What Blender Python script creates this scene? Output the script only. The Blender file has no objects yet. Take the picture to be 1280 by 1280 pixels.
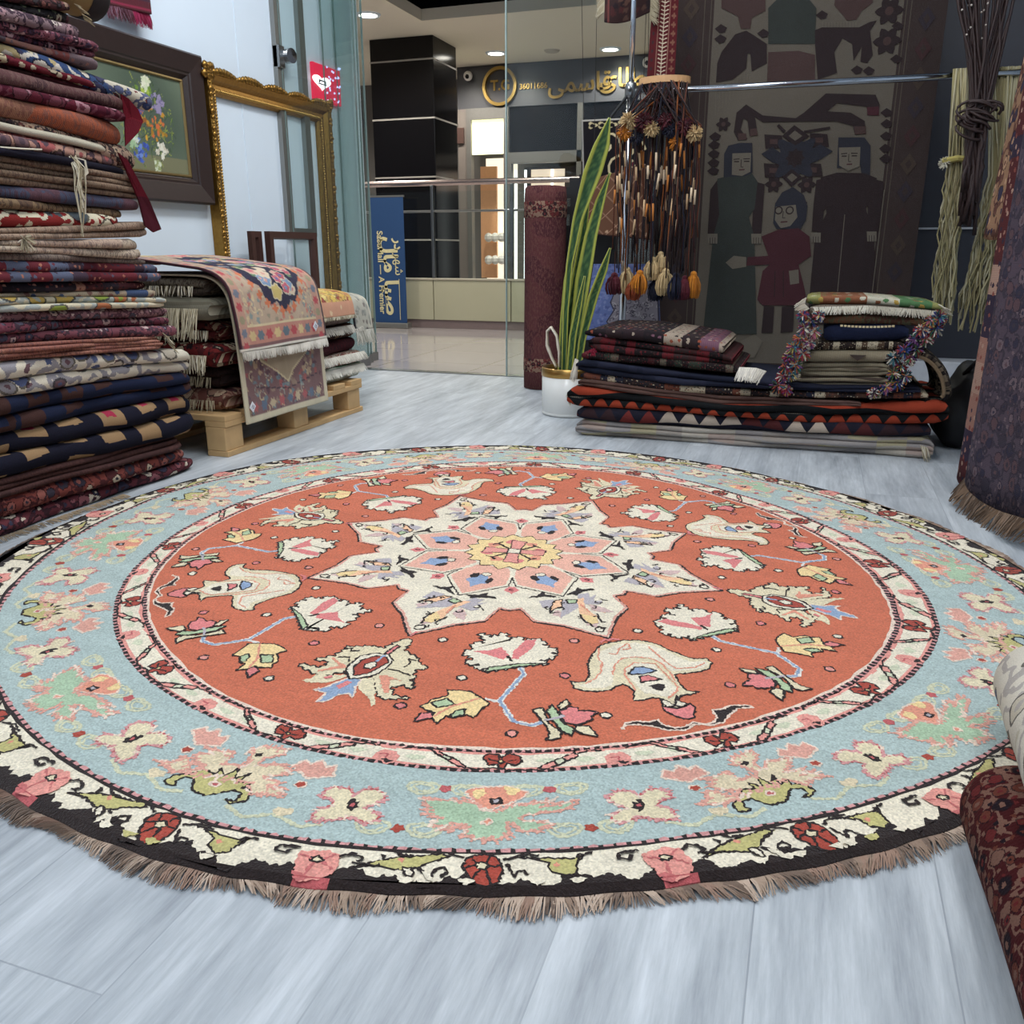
import bpy, bmesh, math, random
import numpy as np
from mathutils import Vector, Matrix
R = random.Random(7)
SC = bpy.context.scene
COL = SC.collection
PI = math.pi
# ---------------------------------------------------------------- camera model (1280 x 1280 frame)
F, H, PITCH, YAW = 1070.0, 0.65, math.radians(17.0), math.radians(19.0)
def ray(x, y):
    a = (x-640)/F; b = (640-y)/F
    d = (a, math.cos(PITCH)+b*math.sin(PITCH), -math.sin(PITCH)+b*math.cos(PITCH))
    c, s = math.cos(YAW), math.sin(YAW)
    return Vector((c*d[0]-s*d[1], s*d[0]+c*d[1], d[2]))
O0 = Vector((0, 0, H))
def on_x(x, y, X): r = ray(x, y); return O0 + r*(X/r.x)
def on_y(x, y, Y): r = ray(x, y); return O0 + r*(Y/r.y)
def on_z(x, y, Z=0.0): r = ray(x, y); return O0 + r*((Z-H)/r.z)
# ---------------------------------------------------------------- colours and materials
def lin(c):
    out = []
    for v in c[:3]:
        v /= 255.0
        out.append(v/12.92 if v <= 0.04045 else ((v+0.055)/1.055)**2.4)
    return (out[0], out[1], out[2], 1.0)
class NT:
    def __init__(self, name):
        self.m = bpy.data.materials.new(name); self.m.use_nodes = True
        self.t = self.m.node_tree; self.t.nodes.clear()
        self.out = self.n('ShaderNodeOutputMaterial')
        self.b = self.n('ShaderNodeBsdfPrincipled')
        self.l(self.b.outputs[0], self.out.inputs[0])
    def n(self, t, **k):
        nd = self.t.nodes.new(t)
        for a, v in k.items(): setattr(nd, a, v)
        return nd
    def l(self, a, b): self.t.links.new(a, b)
    def put(self, sock, v):
        if hasattr(v, 'is_output'): self.l(v, sock)
        else: sock.default_value = v
    def math(self, op, a, b=None, clamp=False):
        nd = self.n('ShaderNodeMath', operation=op, use_clamp=clamp)
        self.put(nd.inputs[0], a)
        if b is not None: self.put(nd.inputs[1], b)
        return nd.outputs[0]
    def mix(self, f, a, b, mode='MIX'):
        nd = self.n('ShaderNodeMix', data_type='RGBA', blend_type=mode)
        self.put(nd.inputs[0], f); self.put(nd.inputs[6], a); self.put(nd.inputs[7], b)
        return nd.outputs[2]
    def noise(self, vec, scale, detail=2.0, rough=0.5):
        nd = self.n('ShaderNodeTexNoise'); self.l(vec, nd.inputs['Vector'])
        nd.inputs['Scale'].default_value = scale; nd.inputs['Detail'].default_value = detail; nd.inputs['Roughness'].default_value = rough
        return nd.outputs[0]
    def ramp(self, f, stops, const=True):
        nd = self.n('ShaderNodeValToRGB'); cr = nd.color_ramp
        cr.interpolation = 'CONSTANT' if const else 'LINEAR'
        while len(cr.elements) < len(stops): cr.elements.new(0.5)
        for e, (p, c) in zip(cr.elements, stops): e.position = p; e.color = c
        self.put(nd.inputs[0], f); return nd.outputs[0]
    def mapping(self, vec, scale=(1, 1, 1), rot=(0, 0, 0), loc=(0, 0, 0)):
        nd = self.n('ShaderNodeMapping'); self.l(vec, nd.inputs[0])
        nd.inputs['Scale'].default_value = scale; nd.inputs['Rotation'].default_value = rot; nd.inputs['Location'].default_value = loc
        return nd.outputs[0]
    def bump(self, h, strength=0.3, dist=0.002):
        nd = self.n('ShaderNodeBump'); nd.inputs['Strength'].default_value = strength; nd.inputs['Distance'].default_value = dist
        self.l(h, nd.inputs['Height']); self.l(nd.outputs[0], self.b.inputs['Normal'])
    def base(self, c): self.put(self.b.inputs['Base Color'], c)
    def set(self, **k):
        for a, v in k.items(): self.b.inputs[a.replace('_', ' ')].default_value = v
MATS = {}
def plain(name, rgb, rough=0.6, metal=0.0, var=0.12, vscale=40.0, bump=0.0, spec=None):
    if name in MATS: return MATS[name]
    t = NT(name); tc = t.n('ShaderNodeTexCoord').outputs['Object']
    c = lin(rgb); n = t.noise(tc, vscale, 3.0)
    f = t.math('ADD', t.math('MULTIPLY', n, 2*var), 1-var)
    mul = t.n('ShaderNodeVectorMath', operation='SCALE'); mul.inputs[0].default_value = c[:3]; t.l(f, mul.inputs['Scale'])
    t.base(mul.outputs[0]); t.set(Roughness=rough, Metallic=metal)
    if spec is not None: t.b.inputs['Specular IOR Level'].default_value = spec
    if bump: t.bump(n, bump, 0.003)
    MATS[name] = t.m; return t.m
def wool_attr(name='painted_wool', fine=500.0, var=0.28, bump=0.6, rough=0.95, low=True):
    """wool whose colour is the per-face or per-point attribute Col"""
    if name in MATS: return MATS[name]
    t = NT(name); tc = t.n('ShaderNodeTexCoord').outputs['Object']
    at = t.n('ShaderNodeAttribute', attribute_name='Col').outputs['Color']
    n = t.noise(tc, fine, 2.0, 0.7)
    f = t.math('ADD', t.math('MULTIPLY', n, 2*var), 1-var)
    if low == 2:
        sn = t.n('ShaderNodeVectorMath', operation='SNAP'); t.l(tc, sn.inputs[0]); sn.inputs[1].default_value = (.0026, .0026, .5)
        wn = t.n('ShaderNodeTexWhiteNoise', noise_dimensions='3D'); t.l(sn.outputs[0], wn.inputs['Vector'])
        f = t.math('MULTIPLY', f, t.math('ADD', t.math('MULTIPLY', wn.outputs[0], 0.34), 0.83))
    if low:
        n2 = t.noise(t.mapping(tc, (1, 6, 1), (0, 0, 0.5)), 4.0, 4.0)
        f = t.math('MULTIPLY', f, t.math('ADD', t.math('MULTIPLY', n2, 0.36), 0.82))
    mul = t.n('ShaderNodeVectorMath', operation='SCALE'); t.l(at, mul.inputs[0]); t.l(f, mul.inputs['Scale'])
    t.base(mul.outputs[0]); t.set(Roughness=rough); t.b.inputs['Specular IOR Level'].default_value = 0.12
    t.b.inputs['Sheen Weight'].default_value = 0.15
    t.bump(n, bump, 0.004)
    MATS[name] = t.m; return t.m
def mute(c, s=.84):
    g = .3*c[0]+.55*c[1]+.15*c[2]; return tuple(g+(v-g)*s for v in c)
def textile(name, base, acc, style='floral', scale=14.0, outline=(30, 24, 26), rib=640.0, seed=0.0, dim=.86, knot=.0030, fill=.5):
    """woven pattern in UV metres: u runs along the fold, v around it"""
    if name in MATS: return MATS[name]
    t = NT(name); uv = t.n('ShaderNodeUVMap').outputs[0]
    uv = t.mapping(uv, loc=(seed*1.37, seed*0.73, 0))
    A = [lin(mute(a)) for a in acc]; B = lin(mute(base)); K = lin(outline)
    sn = t.n('ShaderNodeVectorMath', operation='SNAP'); t.l(uv, sn.inputs[0]); sn.inputs[1].default_value = (knot, knot, 1); ku = sn.outputs[0]
    st = [(i/len(A), a) for i, a in enumerate(A)]
    fine = t.noise(uv, 420.0, 2.0, 0.7); low = t.noise(uv, 5.0, 3.0)
    sep = t.n('ShaderNodeSeparateXYZ'); t.l(uv, sep.inputs[0]); u, v = sep.outputs[0], sep.outputs[1]
    ribs = t.math('SINE', t.math('MULTIPLY', u, rib*2.2))
    def vor(sc, dist='EUCLIDEAN', rnd=0.75, warp=0.35):
        nz = t.n('ShaderNodeTexNoise'); t.l(ku, nz.inputs['Vector']); nz.inputs['Scale'].default_value = sc*1.6; nz.inputs['Detail'].default_value = 2.0
        vm = t.n('ShaderNodeVectorMath', operation='MULTIPLY_ADD'); t.l(nz.outputs['Color'], vm.inputs[0])
        vm.inputs[1].default_value = (warp/sc,)*3; t.l(ku, vm.inputs[2])
        vo = t.n('ShaderNodeTexVoronoi', voronoi_dimensions='2D', distance=dist); t.l(vm.outputs[0], vo.inputs['Vector'])
        vo.inputs['Scale'].default_value = sc; vo.inputs['Randomness'].default_value = rnd
        s2 = t.n('ShaderNodeSeparateColor'); t.l(vo.outputs['Color'], s2.inputs[0])
        return vo.outputs['Distance'], s2.outputs[0], s2.outputs[1]
    lt = lambda a, b: t.math('LESS_THAN', a, b)
    if style == 'floral':
        scale *= 1.3
        sw = t.noise(ku, scale*.9, 2.0)
        scr = lt(t.math('ABSOLUTE', t.math('SUBTRACT', sw, 0.5)), 0.035)
        c = t.mix(scr, B, A[-1])
        d, r1, r2 = vor(scale)
        rad = t.math('ADD', t.math('MULTIPLY', r2, 0.24), 0.05+.25*fill)
        d2, q1, q2 = vor(scale*2.6, 'EUCLIDEAN', 1.0, .6)
        c = t.mix(t.math('MULTIPLY', lt(d2, .30), t.math('GREATER_THAN', q1, 1-fill*.7)), c, t.ramp(q2, st))
        c = t.mix(t.math('MULTIPLY', lt(d, t.math('ADD', rad, 0.06)), .8), c, K)
        c = t.mix(lt(d, rad), c, t.ramp(r1, st))
        c = t.mix(lt(d, t.math('MULTIPLY', rad, 0.4)), c, t.ramp(r2, st))
    elif style == 'ribbed':
        c = t.mix(t.math('GREATER_THAN', low, 0.54), B, A[0])
        n2 = t.noise(t.mapping(ku, (5, 1.5, 1)), scale, 3.0)
        c = t.mix(t.math('MULTIPLY', t.math('GREATER_THAN', n2, 0.53), 0.75), c, A[-1])
        c = t.mix(t.math('MULTIPLY', t.math('GREATER_THAN', ribs, 0.55), 0.55), c, K)
    elif style == 'bands':
        wn = t.n('ShaderNodeTexVoronoi', voronoi_dimensions='1D'); t.l(t.math('MULTIPLY', u, scale), wn.inputs['W']); wn.inputs['Scale'].default_value = 1.0
        s2 = t.n('ShaderNodeSeparateColor'); t.l(wn.outputs['Color'], s2.inputs[0])
        c = t.mix(t.math('GREATER_THAN', s2.outputs[1], 0.4), B, t.ramp(s2.outputs[0], st))
        d, r1, r2 = vor(scale*3.0)
        c = t.mix(lt(d, 0.22), c, t.ramp(r1, st))
        c = t.mix(t.math('MULTIPLY', t.math('GREATER_THAN', ribs, 0.7), 0.4), c, K)
    elif style == 'blocks':
        d, r1, r2 = vor(scale, 'CHEBYCHEV', 0.35, 0.12)
        c = t.mix(lt(d, 0.30), B, A[0])
        c = t.mix(t.math('MULTIPLY', lt(d, 0.12), t.math('GREATER_THAN', r1, 0.45)), c, A[1])
    elif style == 'teeth':      # zigzag triangles along the fold
        tri = t.math('PINGPONG', t.math('MULTIPLY', u, scale), 0.5)
        vv = t.math('FRACT', t.math('MULTIPLY', v, 9.0))
        wn = t.n('ShaderNodeTexWhiteNoise', noise_dimensions='1D'); t.l(t.math('FLOOR', t.math('MULTIPLY', u, scale*0.5)), wn.inputs['W'])
        c = t.mix(lt(vv, tri), B, t.ramp(wn.outputs[0], st))
    elif style == 'scallop':
        k = t.math('ABSOLUTE', t.math('SINE', t.math('MULTIPLY', u, scale)))
        vv = t.math('FRACT', t.math('MULTIPLY', v, 6.5))
        c = t.mix(lt(vv, t.math('ADD', t.math('MULTIPLY', k, 0.22), 0.30)), B, A[0])
        c = t.mix(t.math('MULTIPLY', t.math('GREATER_THAN', ribs, 0.2), lt(t.math('ABSOLUTE', t.math('SUBTRACT', vv, 0.62)), 0.05)), c, A[-1])
    elif style == 'plaid':
        wu = t.n('ShaderNodeTexWhiteNoise', noise_dimensions='2D'); cx = t.n('ShaderNodeCombineXYZ')
        t.l(t.math('FLOOR', t.math('MULTIPLY', u, scale)), cx.inputs[0]); t.l(t.math('FLOOR', t.math('MULTIPLY', v, scale*1.6)), cx.inputs[1])
        t.l(cx.outputs[0], wu.inputs['Vector'])
        c = t.mix(0.45, B, t.ramp(wu.outputs[0], st))
    elif style == 'stripes':
        wn = t.n('ShaderNodeTexWhiteNoise', noise_dimensions='1D'); t.l(t.math('FLOOR', t.math('MULTIPLY', v, scale*5)), wn.inputs['W'])
        c = t.mix(t.math('GREATER_THAN', wn.outputs[0], 0.35), B, t.ramp(wn.outputs[0], st))
        c = t.mix(t.math('MULTIPLY', t.math('GREATER_THAN', ribs, 0.3), 0.35), c, K)
    else:
        c = t.mix(t.math('MULTIPLY', t.math('GREATER_THAN', low, 0.52), 0.5), B, A[0])
    f = t.math('ADD', t.math('MULTIPLY', fine, 0.7), t.math('ADD', t.math('MULTIPLY', low, 0.5), 0.4))
    f = t.math('MULTIPLY', f, dim)
    mul = t.n('ShaderNodeVectorMath', operation='SCALE'); t.l(c, mul.inputs[0]); t.l(f, mul.inputs['Scale'])
    t.base(mul.outputs[0]); t.set(Roughness=0.95); t.b.inputs['Specular IOR Level'].default_value = 0.1
    t.bump(t.math('ADD', t.math('MULTIPLY', ribs, 0.12), fine), 0.45, 0.003)
    MATS[name] = t.m; return t.m
def emit(name, rgb, s):
    if name in MATS: return MATS[name]
    t = NT(name); t.base(lin(rgb)); t.b.inputs['Emission Color'].default_value = lin(rgb); t.b.inputs['Emission Strength'].default_value = s
    MATS[name] = t.m; return t.m
def glass_mat(name, tint=(249, 253, 252), refl=0.8):
    if name in MATS: return MATS[name]
    t = NT(name); t.t.nodes.remove(t.b)
    tr = t.n('ShaderNodeBsdfTransparent'); tr.inputs[0].default_value = lin(tint)
    gl = t.n('ShaderNodeBsdfGlossy'); gl.inputs['Roughness'].default_value = 0.01
    fr = t.n('ShaderNodeFresnel'); fr.inputs[0].default_value = 1.45
    mx = t.n('ShaderNodeMixShader'); t.l(t.math('MINIMUM', t.math('MULTIPLY', fr.outputs[0], refl), .16), mx.inputs[0])
    t.l(tr.outputs[0], mx.inputs[1]); t.l(gl.outputs[0], mx.inputs[2]); t.l(mx.outputs[0], t.out.inputs[0])
    MATS[name] = t.m; return t.m
# ---------------------------------------------------------------- mesh helpers
def obj(name, verts, faces, m, parent=None, smooth=False, cols=None, pcols=None, uvs=None, kind=None, mats=None, midx=None):
    me = bpy.data.meshes.new(name); me.from_pydata([tuple(v) for v in verts], [], faces)
    for mm in (mats or [m]): me.materials.append(mm)
    if midx is not None: me.polygons.foreach_set('material_index', midx)
    if smooth: me.polygons.foreach_set('use_smooth', [True]*len(me.polygons))
    if cols is not None:
        a = me.attributes.new('Col', 'FLOAT_COLOR', 'FACE'); a.data.foreach_set('color', np.asarray(cols, dtype=np.float32).ravel())
    if pcols is not None:
        a = me.attributes.new('Col', 'FLOAT_COLOR', 'POINT'); a.data.foreach_set('color', np.asarray(pcols, dtype=np.float32).ravel())
    if uvs is not None:
        ul = me.uv_layers.new(name='UVMap'); idx = np.empty(len(me.loops), dtype=np.int32); me.loops.foreach_get('vertex_index', idx)
        ul.data.foreach_set('uv', np.asarray(uvs, dtype=np.float32)[idx].ravel())
    me.update()
    o = bpy.data.objects.new(name, me); COL.objects.link(o)
    if parent is not None:
        o.parent = parent; o.matrix_parent_inverse = parent.matrix_basis.inverted()
    if kind: o['kind'] = kind
    return o
class MB:
    def __init__(self): self.v = []; self.f = []; self.c = []
    def add(self, vs, fs, c=None):
        k = len(self.v); self.v += [tuple(p) for p in vs]; self.f += [tuple(i+k for i in f) for f in fs]
        if c is not None: self.c += [c]*len(fs)
    def box(self, x0, x1, y0, y1, z0, z1, bev=0.0, M=None, c=None):
        if bev <= 0:
            vs = [Vector((x, y, z)) for x in (x0, x1) for y in (y0, y1) for z in (z0, z1)]
            fs = [(0, 1, 3, 2), (4, 6, 7, 5), (0, 4, 5, 1), (2, 3, 7, 6), (0, 2, 6, 4), (1, 5, 7, 3)]
        else:
            bm = bmesh.new(); bmesh.ops.create_cube(bm, size=1.0)
            for q in bm.verts: q.co = Vector(((x0+x1)/2+q.co.x*(x1-x0), (y0+y1)/2+q.co.y*(y1-y0), (z0+z1)/2+q.co.z*(z1-z0)))
            bmesh.ops.bevel(bm, geom=bm.edges[:], offset=bev, segments=2, affect='EDGES', profile=0.5)
            bm.verts.index_update(); vs = [q.co.copy() for q in bm.verts]; fs = [tuple(q.index for q in f.verts) for f in bm.faces]; bm.free()
        if M is not None: vs = [M @ q for q in vs]
        self.add(vs, fs, c)
    def tube(self, pts, r, n=8, c=None, cap=True):
        pts = [Vector(p) for p in pts]; rs = r if isinstance(r, (list, tuple)) else [r]*len(pts)
        vs = []; fs = []; up = Vector((0.31, 0.17, 0.93))
        for i, p in enumerate(pts):
            t = (pts[min(i+1, len(pts)-1)]-pts[max(i-1, 0)]).normalized()
            a = t.cross(up)
            if a.length < 1e-3: a = t.cross(Vector((1, 0, 0)))
            a.normalize(); b = t.cross(a); up = b if False else up
            for k in range(n): vs.append(p+(a*math.cos(2*PI*k/n)+b*math.sin(2*PI*k/n))*rs[i])
        for i in range(len(pts)-1):
            for k in range(n): fs.append((i*n+k, i*n+(k+1) % n, (i+1)*n+(k+1) % n, (i+1)*n+k))
        if cap: fs += [tuple(range(n-1, -1, -1)), tuple((len(pts)-1)*n+k for k in range(n))]
        self.add(vs, fs, c)
    def lathe(self, prof, c0=(0, 0, 0), n=24, c=None, M=None, cap=True):
        vs = []; fs = []
        for r, z in prof:
            for k in range(n): vs.append(Vector((r*math.cos(2*PI*k/n), r*math.sin(2*PI*k/n), z)))
        for i in range(len(prof)-1):
            for k in range(n): fs.append((i*n+k, i*n+(k+1) % n, (i+1)*n+(k+1) % n, (i+1)*n+k))
        if cap and prof[0][0] > 1e-6: fs.append(tuple(range(n-1, -1, -1)))
        if cap and prof[-1][0] > 1e-6: fs.append(tuple((len(prof)-1)*n+k for k in range(n)))
        vs = [(M @ q if M is not None else q)+Vector(c0) for q in vs]; self.add(vs, fs, c)
    def ball(self, p, r, n=8, sq=(1, 1, 1), c=None, jit=0.0):
        vs = []; fs = []; m = max(4, n//2+1)
        for i in range(m+1):
            a = PI*i/m
            for k in range(n):
                j = 1+R.uniform(-jit, jit)
                vs.append(Vector(p)+Vector((math.sin(a)*math.cos(2*PI*k/n)*sq[0], math.sin(a)*math.sin(2*PI*k/n)*sq[1], math.cos(a)*sq[2]))*r*j)
        for i in range(m):
            for k in range(n): fs.append((i*n+k, i*n+(k+1) % n, (i+1)*n+(k+1) % n, (i+1)*n+k))
        self.add(vs, fs, c)
    def prism(self, poly, y0, y1, axis='Y', c=None):
        """poly: 2D outline; axis Y: (x, z) swept in y; axis X: (y, z) swept in x; axis Z: (x, y) swept in z"""
        def P(a, b, s): return {'Y': (a, s, b), 'X': (s, a, b), 'Z': (a, b, s)}[axis]
        n = len(poly); vs = [P(a, b, y0) for a, b in poly]+[P(a, b, y1) for a, b in poly]
        self.add(vs, [tuple(range(n)), tuple(range(2*n-1, n-1, -1))]+[(i, i+n, (i+1) % n+n, (i+1) % n) for i in range(n)], c)
    def build(self, name, m, parent=None, smooth=False, kind=None):
        return obj(name, self.v, self.f, m, parent, smooth, cols=self.c if self.c else None, kind=kind)
def thing(name, label, cat, loc=(0, 0, 0), group=None):
    o = bpy.data.objects.new(name, None); COL.objects.link(o); o.location = loc; o.empty_display_size = 0.05
    o['label'] = label; o['category'] = cat
    if group: o['group'] = group
    bpy.context.view_layer.update()
    return o
def tag(o, label, cat, group=None, kind=None):
    o['label'] = label; o['category'] = cat
    if group: o['group'] = group
    if kind: o['kind'] = kind
    return o
def struct(o): o['kind'] = 'structure'; return o
def text(name, body, size, M, m, parent=None, depth=0.004, sx=1.0, bold=0.0):
    c = bpy.data.curves.new(name, 'FONT'); c.body = body; c.size = size; c.extrude = depth; c.align_x = 'CENTER'; c.align_y = 'CENTER'; c.offset = bold
    o = bpy.data.objects.new(name, c); COL.objects.link(o); bpy.context.view_layer.update()
    me = bpy.data.meshes.new_from_object(o.evaluated_get(bpy.context.evaluated_depsgraph_get()))
    bpy.data.objects.remove(o); bpy.data.curves.remove(c)
    me.transform(M @ Matrix.Diagonal((sx, 1, 1, 1))); me.materials.clear(); me.materials.append(m); me.name = name
    o = bpy.data.objects.new(name, me); COL.objects.link(o)
    if parent is not None: o.parent = parent; o.matrix_parent_inverse = parent.matrix_basis.inverted()
    return o
def facing_y(x, y, z): return Matrix.Translation((x, y, z)) @ Matrix.Rotation(PI/2, 4, 'X')   # text that reads when seen looking along +Y
def fringe(mb, pts, dirs, length, per, r=0.0012, wob=0.006, sag=0.0, c=None, clump=True, spread=.12):
    """strands hanging from a polyline pts; dirs: one direction or one per point"""
    pts = [Vector(p) for p in pts]
    for i in range(len(pts)-1):
        a, b = pts[i], pts[i+1]; L = (b-a).length; n = max(1, int(L*per))
        for k in range(n):
            p = a.lerp(b, (k+R.random())/n); d = dirs if isinstance(dirs, Vector) else dirs[i]
            t = (b-a).normalized(); l = length*R.uniform(0.7, 1.1); d = (d+Vector((R.uniform(-1, 1), R.uniform(-1, 1), R.uniform(-.4, .4)))*spread).normalized()
            ph = (p.x+p.y+p.z)*60
            lat = t*(R.uniform(-wob, wob)+(math.sin(ph)*wob*1.2 if clump else 0))
            m_ = p+d*l*0.5+lat*0.4+Vector((0, 0, R.uniform(0, 0.002)))
            e = p+d*l+lat+Vector((0, 0, -sag))
            mb.tube([p, m_, e], [r, r*1.1, r*0.6], 3, c=c, cap=False)
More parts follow.
